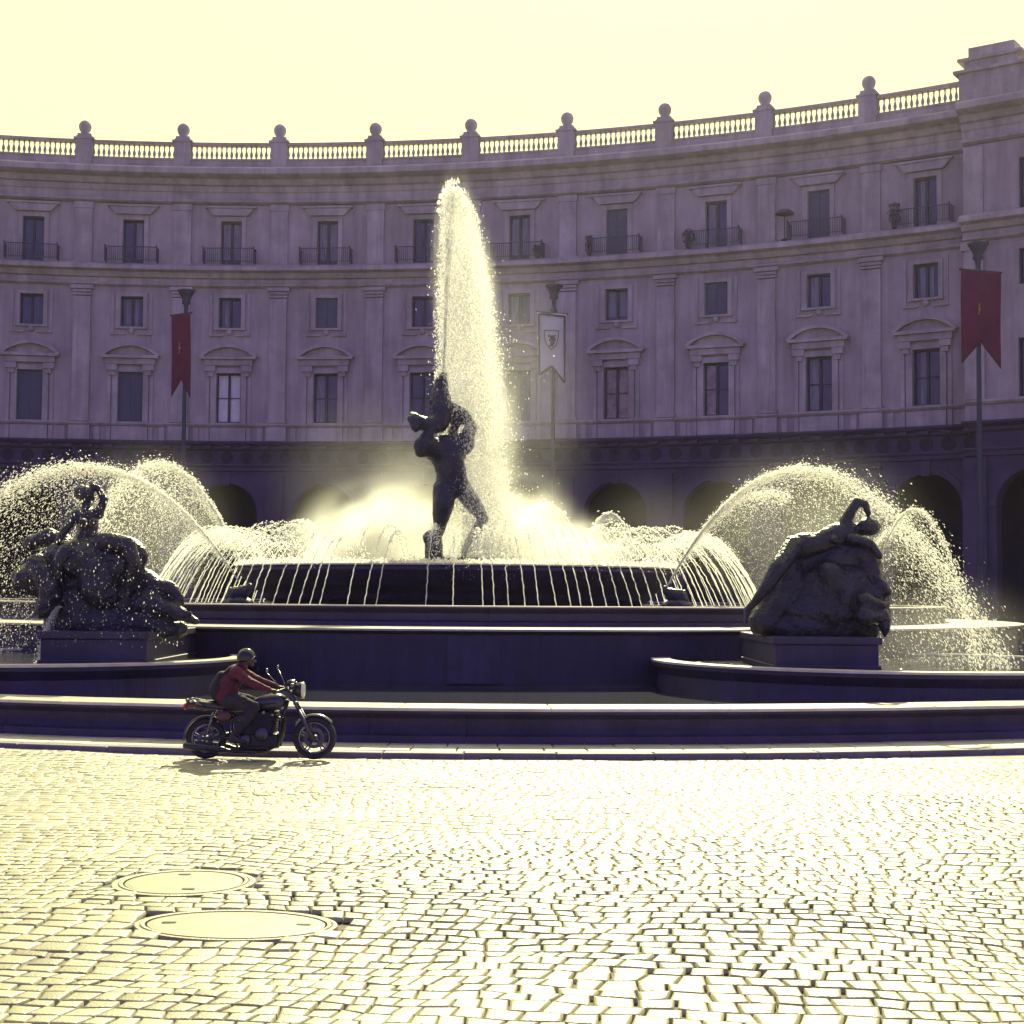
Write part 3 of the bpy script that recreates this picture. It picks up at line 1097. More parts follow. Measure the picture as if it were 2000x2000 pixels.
# the end pavilion carries a taller attic block
b_ = MB()
b_.box(S1 + PS, SE, -.2, 1.75, Z(332), Z(284), F3, 8)
b_.box(S1 + PS - .25, SE, -.4, 1.95, Z(283.8), Z(279), F3, 8)
b_.box(S1 + PS + .2, S1 + 2.4, .2, 1.5, Z(278.8), Z(262), F3, 2)
b_.box(S1 + PS - .1, S1 + 2.7, .0, 1.7, Z(261.8), Z(257), F3, 2)
b_.box(S1 + PS + .4, S1 + 2.2, .3, 1.4, Z(256.8), Z(238), F3, 2)
b_.build('attic_block', 'trim', pal)
for k in range(K1, K1 + PAV):
    b_ = MB()
    for s_ in (k * BAY + (PS + .55 if k == K1 else 0),):
        b_.box(s_ - .5, s_ + .5, 1.05, 1.3, Z(518), Z(404), F3)
        b_.box(s_ - .5, s_ + .5, 1.05, 1.32, Z(826), Z(570), F3)
        b_.box(s_ - .65, s_ + .65, 1.05, 1.4, Z(578), Z(563.5), F3)
    b_.build('pavilion_pilaster', 'trim', pal)
    b_ = MB()
    b_.box(s_ - .6, s_ + .6, 1.2, 1.45, 0, Z(922), F3)
    b_.build('arcade_pier', 'rust', pal)
    for row_ in ('top', 'mid', 'low'):
        hw, z0_, z1_ = WIN[row_]
        c = bay_mid(k)
        fb = MB()
        fb.box(c - hw, c - hw + .08, .78, .88, z0_, z1_, F3)
        fb.box(c + hw - .08, c + hw, .78, .88, z0_, z1_, F3)
        fb.box(c - .06, c + .06, .78, .88, z0_, z1_, F3)
        wf = fb.build('window', 'frame', pal)
        pb = MB()
        pb.box(c - hw, c + hw, .74, .77, z0_, z1_, F3)
        pb.build('pane', 'glass', wf)

# things on the balconies


def plant(s, d, label, h=0.9, wd=0.35, seed=1):
    base = F3(s, d, Z(519.2))
    r_ = random.Random(seed)
    root = empty('potted_plant', base, label, 'plant', 'potted plants on the top floor balconies')
    pb = MB()
    pb.lathe([(0, 0), (.13, 0), (.18, .3), (.2, .3), (.2, .34), (.16, .34), (.15, .3), (0, .3)], 12, base)
    pb.build('pot', 'pot', root)
    lf = MB()
    for i in range(170):
        a, rr_, z = r_.random() * 2 * PI, wd * math.sqrt(r_.random()), .34 + h * r_.random()
        rr_ *= 1 - .5 * abs((z - .34) / h - .4)
        c = Vector(base) + Vector((rr_ * math.cos(a), rr_ * math.sin(a), z))
        q = Quaternion((r_.random() - .5, r_.random() - .5, r_.random() - .5), r_.random() * 6)
        lf.add([c + q @ Vector(p) for p in ((-.09, 0, 0), (0, -.04, .01), (.1, 0, 0), (0, .04, .015))], [(0, 1, 2, 3)])
    lf.tube([Vector(base) + Vector((0, 0, .3)), Vector(base) + Vector((.02, 0, .34 + h * .7))], [.025, .01], 6)
    lf.build('foliage', 'leaf', root)


plant(bay_mid(4) + 1.2, .55, 'small low plant right of the window just right of the tall water jet', .35, .3, 1)
plant(bay_mid(5) - 1.5, .55, 'dark pointed plant at the left end of the balcony above the white banner', .75, .25, 2)
plant(bay_mid(6) - 1.45, .55, 'faint shrub on the balcony left of the parasol balcony', .7, .4, 3)
plant(bay_mid(8) - 1.5, .5, 'bushy dark plant at the left end of the rightmost balcony', 1.0, .4, 4)
base = Vector(F3(bay_mid(7) - 1.75, .5, Z(519.2)))
rt = empty('parasol', base, 'small flat topped parasol on the balcony with green shutters', 'parasol')
b_ = MB()
b_.tube([base, base + Vector((0, 0, 1.45))], .03, 8)
b_.lathe([(0, 0), (.2, 0), (.2, .05), (0, .07)], 12, base)
b_.build('pole', 'iron', rt)
b_ = MB()
b_.lathe([(0, 1.72), (.3, 1.66), (.52, 1.5), (.52, 1.42), (.5, 1.45), (.28, 1.58), (0, 1.64)], 8, base)
b_.build('canopy', 'parasol', rt)

# ================================================================== LAMP POSTS WITH BANNERS
PD = 78.0


def lamp_post(u, vtop, label, PD=PD):
    foot = at(u, 1200, PD)
    topz = at(u, vtop, PD).z
    x, y = foot.x, PD
    r_ = empty('lamp_post', (x, y, 0), label, 'lamp post', 'tall lamp posts in front of the palace')
    b_ = MB()
    b_.lathe([(0, 0), (.34, 0), (.34, .5), (.24, .8), (.16, 1.2), (.13, 3), (.095, topz - 2.4), (.095, topz - 2.2)], 12, (x, y, 0))
    b_.build('pole', 'pole', r_, True)
    b_ = MB()
    z = topz
    b_.lathe([(.09, -2.2), (.09, -1.5), (.2, -1.42), (.2, -1.3), (.12, -1.2), (.12, -.8), (.24, -.7), (.2, -.55), (.3, -.3), (.46, -.08), (.46, -.02), (0, .03)], 12, (x, y, z))
    b_.build('lantern', 'pole', r_, True)
    return x, y


def banner(u0, u1, v0a, v0b, v1a, v1b, vn, mt, label, kind, PD=PD):
    """cloth with a swallow tail; a is the left edge, b the right"""
    name = 'banner'
    y = PD - .28
    P = lambda u, v: at(u, v, y)
    nu, nv = 16, 24
    rows = []
    root = empty(name, at((u0 + u1) / 2, max(v0a, v0b), y), label, 'banner', 'banners hanging on the lamp posts')
    cl = MB()
    for front in (0, 1):
        for j in range(nv + 1):
            for i in range(nu + 1):
                t = i / nu
                vt = v0a + (v0b - v0a) * t
                vb = v1a + (v1b - v1a) * t
                vb = vb + (vn - (v1a + v1b) / 2) * (1 - abs(2 * t - 1))
                p = P(u0 + (u1 - u0) * t, vt + (vb - vt) * j / nv)
                p.y += .05 * math.sin(t * 5 + j * .22) + front * .015
                cl.v.append(tuple(p))
    ns = (nu + 1) * (nv + 1)
    for j in range(nv):
        for i in range(nu):
            q = j * (nu + 1) + i
            cl.f.append((q, q + 1, q + nu + 2, q + nu + 1))
            cl.f.append((ns + q, ns + q + nu + 1, ns + q + nu + 2, ns + q + 1))
    edge = [i for i in range(nu + 1)] + [j * (nu + 1) + nu for j in range(1, nv + 1)] + [nv * (nu + 1) + i for i in range(nu - 1, -1, -1)] + [j * (nu + 1) for j in range(nv - 1, 0, -1)]
    for a, b in zip(edge, edge[1:] + edge[:1]): cl.f.append((a, b, b + ns, a + ns))
    cl.build('cloth', mt, root, True)
    b_ = MB()
    b_.tube([P(u0 - 3, v0a - 1) + Vector((0, .06, 0)), P(u1 + 3, v0b - 1) + Vector((0, .06, 0))], .045, 8)
    b_.build('crossbar', 'pole', root)
    yy = y - .07
    Q = lambda u, v: at(u, v, yy)

    def stroke(pts, wd, m_, nm):
        mb = MB()
        for a, b in zip(pts, pts[1:]):
            mb.tube([Q(*a), Q(*b)], wd, 6)
        return mb.build(nm, m_, root)
    if kind == 'white':
        e = 3
        stroke([(u0 + e, v1a - 16), (u0 + e, v0a + e + 1), (u1 - e, v0b + e + 1), (u1 - e, v1b - 6), ((u0 + u1) / 2, vn + 2), (u0 + e, v1a - 16)], .055, 'banner_ink', 'border')
        cu = (u0 + u1) / 2 - 1
        sh_ = [(cu - 14, 645), (cu + 14, 646), (cu + 13, 662), (cu + 9, 675), (cu, 683), (cu - 9, 674), (cu - 13, 662), (cu - 14, 645)]
        stroke(sh_, .022, 'banner_ink', 'shield_outline')
        mb = MB()       # the dark beast on the shield
        for (du, dv, ru, rv) in ((-4, 656, 2.6, 2.2), (1, 658, 4.5, 3.5), (4, 663, 4.5, 5), (2, 669, 4, 4), (-2, 664, 3.5, 2), (1, 674, 3.5, 3), (-3, 675, 2, 1.5), (6, 656, 1.5, 2.5)):
            mb.ball(Q(cu + du, dv), .026, 10, (ru, .6, rv))
        mb.build('emblem', 'banner_ink', root)
    else:
        cu = (u0 + u1) / 2 - 3
        mb = MB()
        for (du, dv, ru, rv) in ((0, 672, 1.0, 3.2), (0, 680, 1.6, 4.2), (-1, 688, .9, 2.6)):
            mb.ball(Q(cu + du, dv - (76 if u0 > 1500 else 0)), .026, 10, (ru, .6, rv))
        mb.build('emblem', 'banner_gold', root)


lamp_post(352, 566, 'lamp post carrying the slim red banner left of the fountain')
lamp_post(1078, 556, 'lamp post carrying the white banner with the shield')
lamp_post(1916, 474, 'lamp post with the red banner at the right end of the palace', 66)
banner(335, 372, 617, 611, 776, 778, 742, 'banner_red', 'slim red swallow tailed banner with a small gold mark', 'red')
banner(1050, 1106, 609, 614, 748, 754, 713, 'banner_white', 'white swallow tailed banner with dark border and shield emblem', 'white')
banner(1877, 1955, 526, 533, 712, 722, 668, 'banner_red', 'wide red banner hanging beside the right edge pavilion', 'red', 66)

# ================================================================== FOUNTAIN
fx, fy = FC
fnt = empty('fountain', (fx, fy, 0), 'huge round stone fountain with tiered basins and central bowl', 'fountain')
CC = (fx, fy, 0)


def lat(name, prof, m, n=160, parent=fnt, c=CC, smooth=False, closed=True, blocks=0):
    b_ = MB()
    if blocks:          # dressed blocks with open joints and slightly different faces
        a = 0.0
        rmax = max(p[0] for p in prof)
        while a < 2 * PI - .3 / rmax:
            da = min(2 * PI / blocks * random.uniform(.8, 1.2), 2 * PI - a)
            k_ = random.uniform(-.006, .006)
            b_.lathe([(r_ + (k_ if r_ > rmax - .4 else 0), h_) for r_, h_ in prof], max(2, int(n / blocks)), c, a0=a + .004 / rmax, a1=a + da - .004 / rmax, closed=closed)
            a += da
    else:
        b_.lathe(prof, n, c, closed=closed)
    return b_.build(name, m, parent, smooth)


# outer low basin: wall with lip, and its broad flat rim (a few mm of joint between the rim stones)
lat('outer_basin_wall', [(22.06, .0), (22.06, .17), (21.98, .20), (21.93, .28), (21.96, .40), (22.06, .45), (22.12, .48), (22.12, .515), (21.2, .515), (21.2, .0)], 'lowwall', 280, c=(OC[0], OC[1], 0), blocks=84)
b_ = ring_stones('r', 21.25, 22.16, .516, .556, 2.3, .006, 'rim', .0, bev=.008)
b_.build('outer_basin_rim', 'rim', fnt)
# the drum with its wet ledge
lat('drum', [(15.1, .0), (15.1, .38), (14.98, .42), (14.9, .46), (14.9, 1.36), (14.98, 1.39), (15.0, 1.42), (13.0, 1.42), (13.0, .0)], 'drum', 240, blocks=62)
lat('drum_ledge', [(15.03, 1.423), (15.04, 1.46), (13.02, 1.47), (13.02, 1.423)], 'rim', 200)
# the ring basin wall on the ledge, its thin rim
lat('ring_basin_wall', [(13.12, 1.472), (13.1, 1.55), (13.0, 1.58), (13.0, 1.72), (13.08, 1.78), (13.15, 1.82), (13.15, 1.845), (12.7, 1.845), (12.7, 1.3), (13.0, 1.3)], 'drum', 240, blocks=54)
lat('ring_basin_rim', [(13.17, 1.847), (13.17, 1.87), (12.75, 1.872), (12.75, 1.847)], 'rim', 200)
# pilaster blocks dividing the drum wall
for i, a in enumerate(np.linspace(0, 2 * PI, 16, endpoint=False)):
    b_ = MB()
    ah = .032
    aa = a - PI / 2 + .055
    P = []
    for r_ in (14.85, 14.97):
        for q in (-ah, ah):
            for z in (.47, 1.34): P.append((fx + r_ * math.cos(aa + q), fy + r_ * math.sin(aa + q), z))
    b_.add(P, [(4, 6, 7, 5), (0, 4, 5, 1), (2, 3, 7, 6), (1, 5, 7, 3), (0, 2, 6, 4)])
    b_.build('drum_pilaster', 'lowwall', fnt)
# the central bowl on its foot
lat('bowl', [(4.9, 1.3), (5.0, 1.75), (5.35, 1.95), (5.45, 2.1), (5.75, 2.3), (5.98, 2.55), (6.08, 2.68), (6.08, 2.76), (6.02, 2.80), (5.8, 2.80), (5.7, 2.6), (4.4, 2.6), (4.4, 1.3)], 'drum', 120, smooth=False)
lat('bowl_rim', [(6.10, 2.795), (6.10, 2.83), (5.8, 2.84), (5.8, 2.80)], 'rim', 120)
# the two near side basins in front of the naiads
LOB = [(6.9, 28.0, 4.3), (-8.4, 27.4, 3.7), (6.9, 57.8, 4.5), (-9.4, 57.8, 4.5)]
for (lx, ly, lr) in LOB:
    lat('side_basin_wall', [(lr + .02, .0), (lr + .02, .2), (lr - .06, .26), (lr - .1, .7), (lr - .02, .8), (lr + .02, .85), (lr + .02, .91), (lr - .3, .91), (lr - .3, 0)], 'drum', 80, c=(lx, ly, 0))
    lat('side_basin_rim', [(lr + .04, .913), (lr + .04, .95), (lr - .3, .955), (lr - .3, .913)], 'rim', 80, c=(lx, ly, 0))
# pedestals that carry the bronze groups
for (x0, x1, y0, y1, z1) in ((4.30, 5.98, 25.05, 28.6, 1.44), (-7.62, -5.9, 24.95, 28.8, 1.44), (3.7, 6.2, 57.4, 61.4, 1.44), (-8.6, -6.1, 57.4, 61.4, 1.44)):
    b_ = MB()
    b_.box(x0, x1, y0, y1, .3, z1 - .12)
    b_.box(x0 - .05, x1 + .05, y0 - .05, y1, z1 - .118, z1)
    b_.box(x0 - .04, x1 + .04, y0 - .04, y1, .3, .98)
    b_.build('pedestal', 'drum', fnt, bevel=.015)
for nm, r1, r0, z in (('outer', 21.3, 14.9, .40), ('ring', 12.7, 5.0, 1.80), ('bowl', 5.75, .0, 2.77)):
    b_ = MB()
    b_.lathe([(r0, z), (r1, z)], 120, CC)
    tag(b_.build('water', 'calm' if nm == 'outer' else 'water'), {'outer': 'dark still water in the low outer basin', 'ring': 'churned water in the raised ring basin', 'bowl': 'foaming water filling the central bowl'}[nm], 'water', kind='structure')
for (lx, ly, lr) in LOB:
    b_ = MB()
    b_.lathe([(0, .90), (lr - .3, .90)], 60, (lx, ly, 0))
    tag(b_.build('water', 'water'), 'water lying in the raised side basins', 'water', kind='structure')

# ---- central statue: a man wrestling a great fish
SD = 43.0


def sp(u, v, dy=0.0): return tuple(at(u, v, SD + dy))


st = empty('statue', at(868, 1096, SD), 'bronze man wrestling a spouting fish on the central bowl', 'statue')
r_ = lambda px: px * SD / FPX
fused('figure', [
    # standing leg
    ('p', [sp(868, 955, -.1), sp(866, 985, -.25), sp(861, 1012, -.2), sp(858, 1040, .0), sp(852, 1052, -.15)], [r_(24), r_(22), r_(17), r_(10), r_(9)]),
    # bent leg, away from the viewer
    ('p', [sp(898, 948, .2), sp(925, 985, .0), sp(944, 1012, -.1), sp(930, 1040, .1), sp(908, 1066, .3), sp(906, 1088, .3)], [r_(20), r_(17), r_(11), r_(12), r_(7), r_(7)]),
    ('c', sp(906, 1088, .3), sp(926, 1092, -.1), r_(6), r_(4)),
    # hips, belly, chest, back
    ('b', sp(882, 940, 0), r_(33), (1, .85, .9)), ('b', sp(878, 910, 0), r_(31), (1, .85, 1)), ('b', sp(874, 882, 0), r_(39), (1.0, .75, .95)),
    ('p', [sp(848, 878, -.1), sp(905, 866, .1)], [r_(23), r_(24)]), ('p', [sp(885, 900, -.2), sp(898, 955, -.1)], [r_(22), r_(20)]),
    # left arm, elbow out to the left, hand up on the fish
    ('p', [sp(856, 880, -.1), sp(828, 868, -.4), sp(824, 880, -.4)], [r_(24), r_(20), r_(15)]),
    ('p', [sp(822, 870, -.4), sp(838, 845, -.5), sp(852, 826, -.35)], [r_(15), r_(11), r_(9)]),
    # right arm raised behind the fish
    ('p', [sp(908, 858, .1), sp(921, 835, .2), sp(906, 805, .1), sp(884, 792, .0)], [r_(16), r_(12), r_(9), r_(7)]),
    # neck and head, thrown back
    ('p', [sp(880, 856, 0), sp(886, 838, .1)], [r_(12), r_(9)]),
    ('b', sp(890, 824, .1), r_(14), (.85, 1, 1.1)), ('b', sp(880, 826, -.05), r_(4), (1, 1, 1)), ('b', sp(892, 812, .15), r_(11), (1, 1, .7)),
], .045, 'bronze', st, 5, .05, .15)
fused('fish', [
    ('p', [sp(806, 818, -.5), sp(820, 824, -.5), sp(838, 832, -.4), sp(858, 826, -.2), sp(862, 800, -.1), sp(860, 770, 0), sp(863, 745, 0), sp(866, 733, 0)],
     [r_(11), r_(14), r_(15), r_(20), r_(24), r_(19), r_(12), r_(7)]),
    ('c', sp(808, 816, -.5), sp(803, 808, -.3), r_(9), r_(5)), ('c', sp(808, 816, -.5), sp(812, 836, -.6), r_(11), r_(9)),
    ('c', sp(848, 782, -.1), sp(838, 784, -.2), r_(7), r_(2)), ('c', sp(874, 785, 0), sp(887, 792, 0), r_(8), r_(3)),
    ('c', sp(866, 735, 0), sp(872, 728, 0), r_(4), r_(3)), ('c', sp(866, 735, 0), sp(860, 730, 0), r_(4), r_(2)),
], .04, 'bronze', st, 3, .08, .12)
fused('rock', [
    ('c', sp(846, 1050, -.1), sp(848, 1096, -.1), r_(17), r_(18)), ('b', sp(842, 1050, -.2), r_(15), (1, 1, .8)), ('b', sp(880, 1098, 0), r_(24), (1.8, 1.5, .5)),
    ('c', sp(908, 1096, .3), sp(930, 1100, .2), r_(12), r_(14)),
], .05, 'rock', st, 2, .16, .3)

# ---- naiad on the right
ND = 26.0


def np_(u, v, dy=0.0): return tuple(at(u, v, ND + dy))


q_ = lambda px: px * ND / FPX
nr = empty('naiad_statue', at(1588, 1246, ND), 'bronze nymph lying back over a rearing sea beast, arm raised to her head', 'statue')
fused('figure', [
    ('p', [np_(1548, 1068, -.1), np_(1520, 1108, -.45), np_(1496, 1148, -.5), np_(1474, 1176, -.45), np_(1458, 1192, -.4)], [q_(23), q_(18), q_(13), q_(8), q_(6)]),
    ('p', [np_(1556, 1075, .15), np_(1534, 1118, .1), np_(1520, 1165, -.1), np_(1512, 1200, -.2)], [q_(23), q_(18), q_(13), q_(8)]),
    ('c', np_(1459, 1190, -.4), np_(1456, 1215, -.5), q_(7), q_(4)),
    ('b', np_(1564, 1066, 0), q_(26), (1.05, .95, .95)), ('p', [np_(1568, 1066, 0), np_(1598, 1062, 0), np_(1634, 1046, 0), np_(1656, 1036, 0)], [q_(27), q_(23), q_(26), q_(20)]),
    ('b', np_(1630, 1054, -.25), q_(9)), ('b', np_(1640, 1062, .05), q_(9)),
    ('p', [np_(1648, 1026, 0), np_(1660, 1002, 0), np_(1674, 980, 0)], [q_(14), q_(11), q_(9)]),
    ('p', [np_(1674, 980, 0), np_(1689, 984, 0), np_(1696, 1003, 0)], [q_(9), q_(8), q_(6)]),
    ('p', [np_(1662, 1052, -.2), np_(1700, 1062, -.3), np_(1718, 1086, -.35)], [q_(11), q_(9), q_(7)]),
    ('p', [np_(1664, 1034, 0), np_(1680, 1028, 0)], [q_(10), q_(8)]),
    ('b', np_(1696, 1029, 0), q_(21), (1.15, 1, .9)), ('b', np_(1682, 1034, 0), q_(13)), ('c', np_(1708, 1026, 0), np_(1718, 1027, 0), q_(9), q_(4)), ('c', np_(1704, 1038, 0), np_(1711, 1040, 0), q_(7), q_(4)),
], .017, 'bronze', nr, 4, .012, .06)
fused('sea_beast', [
    ('p', [np_(1600, 1110, .2), np_(1640, 1090, .1), np_(1680, 1080, 0), np_(1700, 1100, -.1), np_(1712, 1130, -.2)], [q_(40), q_(36), q_(28), q_(22), q_(16)]),
    ('p', [np_(1545, 1150, .3), np_(1600, 1150, .1), np_(1660, 1150, .0), np_(1700, 1160, -.1)], [q_(40), q_(55), q_(52), q_(34)]),
    ('p', [np_(1500, 1200, .3), np_(1560, 1195, .1), np_(1630, 1195, 0), np_(1690, 1195, 0)], [q_(34), q_(50), q_(52), q_(42)]),
    ('p', [np_(1480, 1225, 0), np_(1560, 1225, -.1), np_(1640, 1228, -.1), np_(1700, 1225, 0)], [q_(18), q_(30), q_(30), q_(24)]),
    ('p', [np_(1690, 1170, -.6), np_(1722, 1180, -.6), np_(1736, 1178, -.5)], [q_(15), q_(9), q_(5)]),
    ('p', [np_(1690, 1200, -.6), np_(1726, 1205, -.5), np_(1728, 1240, -.5)], [q_(20), q_(14), q_(7)]),
    ('p', [np_(1720, 1140, -.3), np_(1732, 1156, -.3)], [q_(14), q_(8)]),
    ('p', [np_(1620, 1120, -.25), np_(1656, 1150, -.3), np_(1650, 1200, -.3)], [q_(26), q_(22), q_(20)]),
    ('p', [np_(1540, 1110, .1), np_(1530, 1150, .1), np_(1510, 1190, .0), np_(1490, 1215, -.1)], [q_(34), q_(38), q_(36), q_(30)]),
    ('p', [np_(1570, 1090, .2), np_(1620, 1080, .2), np_(1670, 1070, .2)], [q_(34), q_(32), q_(22)]),
    ('p', [np_(1690, 1110, .0), np_(1712, 1150, .0), np_(1712, 1200, .0)], [q_(26), q_(26), q_(26)]),
], .028, 'bronze', nr, 4, .12, .30)

# ---- naiad on the left
nl = empty('naiad_statue', at(235, 1240, ND), 'bronze nymph seated upright with raised arm over a coiling sea creature', 'statue')
fused('figure', [
    ('b', np_(168, 966, 0), q_(17), (.95, 1, 1.1)), ('b', np_(160, 962, .05), q_(16)), ('c', np_(177, 972, 0), np_(183, 975, 0), q_(8), q_(4)),
    ('p', [np_(168, 982, 0), np_(170, 998, 0)], [q_(9), q_(11)]),
    ('p', [np_(150, 1006, 0), np_(192, 1003, 0)], [q_(13), q_(12)]),
    ('p', [np_(171, 1012, 0), np_(174, 1035, 0), np_(166, 1062, 0)], [q_(22), q_(18), q_(25)]),
    ('p', [np_(192, 1003, 0), np_(204, 976, 0), np_(190, 952, .05), np_(178, 948, .05)], [q_(10), q_(8), q_(6.5), q_(5)]),
    ('p', [np_(148, 1008, 0), np_(128, 1034, -.2), np_(112, 1058, -.3)], [q_(11), q_(9), q_(6)]),
    ('b', np_(162, 1020, -.3), q_(9)), ('b', np_(182, 1020, -.3), q_(9)),
    ('p', [np_(172, 1066, -.1), np_(215, 1058, -.5), np_(250, 1062, -.6)], [q_(22), q_(19), q_(15)]),
    ('p', [np_(250, 1062, -.6), np_(262, 1100, -.6), np_(250, 1150, -.5)], [q_(15), q_(13), q_(8)]),
    ('p', [np_(160, 1068, .0), np_(130, 1080, -.4), np_(110, 1110, -.4), np_(120, 1165, -.3)], [q_(22), q_(19), q_(14), q_(8)]),
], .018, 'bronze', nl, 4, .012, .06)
fused('sea_beast', [
    ('p', [np_(60, 1060, .3), np_(95, 1050, .2), np_(120, 1062, .2), np_(110, 1100, .2)], [q_(15), q_(18), q_(22), q_(34)]),
    ('p', [np_(50, 1130, .1), np_(110, 1130, .1), np_(180, 1120, .1), np_(240, 1105, .1)], [q_(30), q_(44), q_(50), q_(34)]),
    ('p', [np_(228, 1078, 0), np_(252, 1070, -.1), np_(272, 1088, -.2), np_(262, 1110, -.2)], [q_(22), q_(24), q_(17), q_(14)]),
    ('p', [np_(150, 1180, .0), np_(200, 1170, 0), np_(260, 1160, 0)], [q_(48), q_(52), q_(40)]),
    ('p', [np_(262, 1128, -.1), np_(296, 1138, -.2), np_(336, 1152, -.3), np_(352, 1170, -.3), np_(348, 1190, -.3)], [q_(26), q_(20), q_(13), q_(10), q_(8)]),
    ('p', [np_(280, 1175, -.3), np_(330, 1190, -.4), np_(368, 1206, -.5), np_(384, 1214, -.5)], [q_(28), q_(20), q_(11), q_(6)]),
    ('p', [np_(110, 1215, -.1), np_(200, 1215, -.2), np_(290, 1222, -.2), np_(350, 1228, -.2)], [q_(24), q_(34), q_(30), q_(18)]),
    ('p', [np_(120, 1090, -.1), np_(180, 1095, -.3), np_(240, 1100, -.3)], [q_(34), q_(40), q_(32)]),
    ('p', [np_(190, 1110, -.3), np_(200, 1150, -.3)], [q_(44), q_(44)]),
    ('p', [np_(70, 1100, -.4), np_(100, 1150, -.45), np_(90, 1190, -.4)], [q_(20), q_(22), q_(20)]),
    ('p', [np_(250, 1150, .0), np_(290, 1190, .0)], [q_(34), q_(30)]),
    ('p', [np_(340, 1212, -.5), np_(372, 1196, -.6), np_(352, 1186, -.5)], [q_(7), q_(5), q_(3)]),
], .028, 'bronze', nl, 4, .13, .28)

# ---- spouting dolphins on the ring
for (u, v, sg, lb) in ((474, 1158, -1, 'small bronze spout of the jet that leans left'), (1312, 1163, 1, 'small bronze spout of the jet that arches right')):
    P = lambda du, dv, dy=0: tuple(at(u + du * sg, v + dv, 35.8 + dy))
    k = 35.8 / FPX
    rt = empty('spout', at(u, 1184, 35.8), lb, 'spout', 'bronze spouts on the ring basin')
    fused('fish_body', [('p', [P(24, 14), P(16, 2), P(2, -2), P(-10, -8), P(-14, -14)], [12 * k, 15 * k, 13 * k, 9 * k, 6 * k]), ('c', P(16, 2), P(26, -10), 6 * k, 3 * k),
                        ('c', P(-6, -4), P(-2, 14), 8 * k, 5 * k)], .03, 'bronze', rt, 2, .05, .1)
    fused('rock_base', [('b', P(10, 20), 20 * k, (1.6, 1.2, .7)), ('b', P(-8, 24), 12 * k)], .04, 'rock', rt, 1, .1, .2)

# ================================================================== WATER IN THE AIR
G = 9.81
# thin jets rising from the ring into the bowl: five shapes, copied round the ring


def stream(vr, vz, t1, r2):
    mb = MB()
    pts, rs = [], []
    for t in np.linspace(0, t1, 26):
        w_ = .004 + .012 * t / t1
        pts.append((vr * t + r2.normal() * w_, r2.normal() * w_, vz * t - G / 2 * t * t))
        rs.append(float(.011 + .005 * r2.random()))
    mb.tube(pts, rs, 5)
    return mb


def ring_jet(i):
    r2 = np.random.default_rng(100 + i)
    vz, vr = 6.15 + r2.normal() * .12, 2.75 + r2.normal() * .12
    T = 1.07
    P, R, Dv, St = [], [], [], []
    for t in np.linspace(0.36, T, 100):
        j = .004 + .05 * (t / T) ** 1.5
        if r2.random() < .10 + .45 * (t / T) ** 1.3: continue
        P.append((vr * t + r2.normal() * j, r2.normal() * j, vz * t - G / 2 * t * t + r2.normal() * j * .6))
        R.append(.011 + r2.random() * .008 + .003 * t)
        Dv.append((vr, 0, vz - G * t))
        St.append(3.2 if t < .5 else 1.8)
    ex = (60, 420, 90, 300, 50, 620)[i]
    for _ in range(ex):
        t = .25 + (T - .25) * r2.random() ** .8
        j = .02 + .17 * (t / T)
        P.append((vr * t * (1 - .08 * r2.random()) + r2.normal() * j, r2.normal() * j, vz * t - G / 2 * t * t - abs(r2.normal()) * j))
        R.append(.005 + .008 * r2.random())
        Dv.append((vr, 0, vz - G * t))
        St.append(1.5)
    me = drops_mesh('water_jet', P, R, 'drop', Dv, St)
    mb = stream(vr, vz, .42, r2)
    bm = bmesh.new()
    bm.from_mesh(me)
    vs2 = [bm.verts.new(v_) for v_ in mb.v]
    for f_ in mb.f: bm.faces.new([vs2[q] for q in f_])
    bm.to_mesh(me)
    bm.free()
    return me


jets = [ring_jet(i) for i in range(6)]
NJ = 158
RJ = 8.45
for i in range(NJ + 2):
    a = 2 * PI * (i + random.uniform(-.22, .22)) / NJ
    if i >= NJ: a = -PI / 2 + (-.050 + .0725 * (i - NJ))          # the two lone jets in the middle
    ux = fx + RJ * math.cos(a)
    scr = 1000 + ux / (fy + RJ * math.sin(a)) * 3000
    if math.sin(a) < -.6 and (740 < scr < 945) and i < NJ: continue     # nozzles that are shut
    if i < NJ and random.random() < .04: continue
    o = bpy.data.objects.new('water_jet', jets[random.choice((0, 0, 1, 2, 2, 3, 4, 5))])
    o.location = (ux, fy + RJ * math.sin(a), 1.80)
    o.rotation_euler = (0, 0, a + PI + random.uniform(-.03, .03))
    o.scale = (1, 1, random.uniform(.96, 1.04))
    link(o)
    tag(o, 'thin jet of water rising from the ring basin towards the central bowl', 'water jet', 'thin water jets round the central bowl')


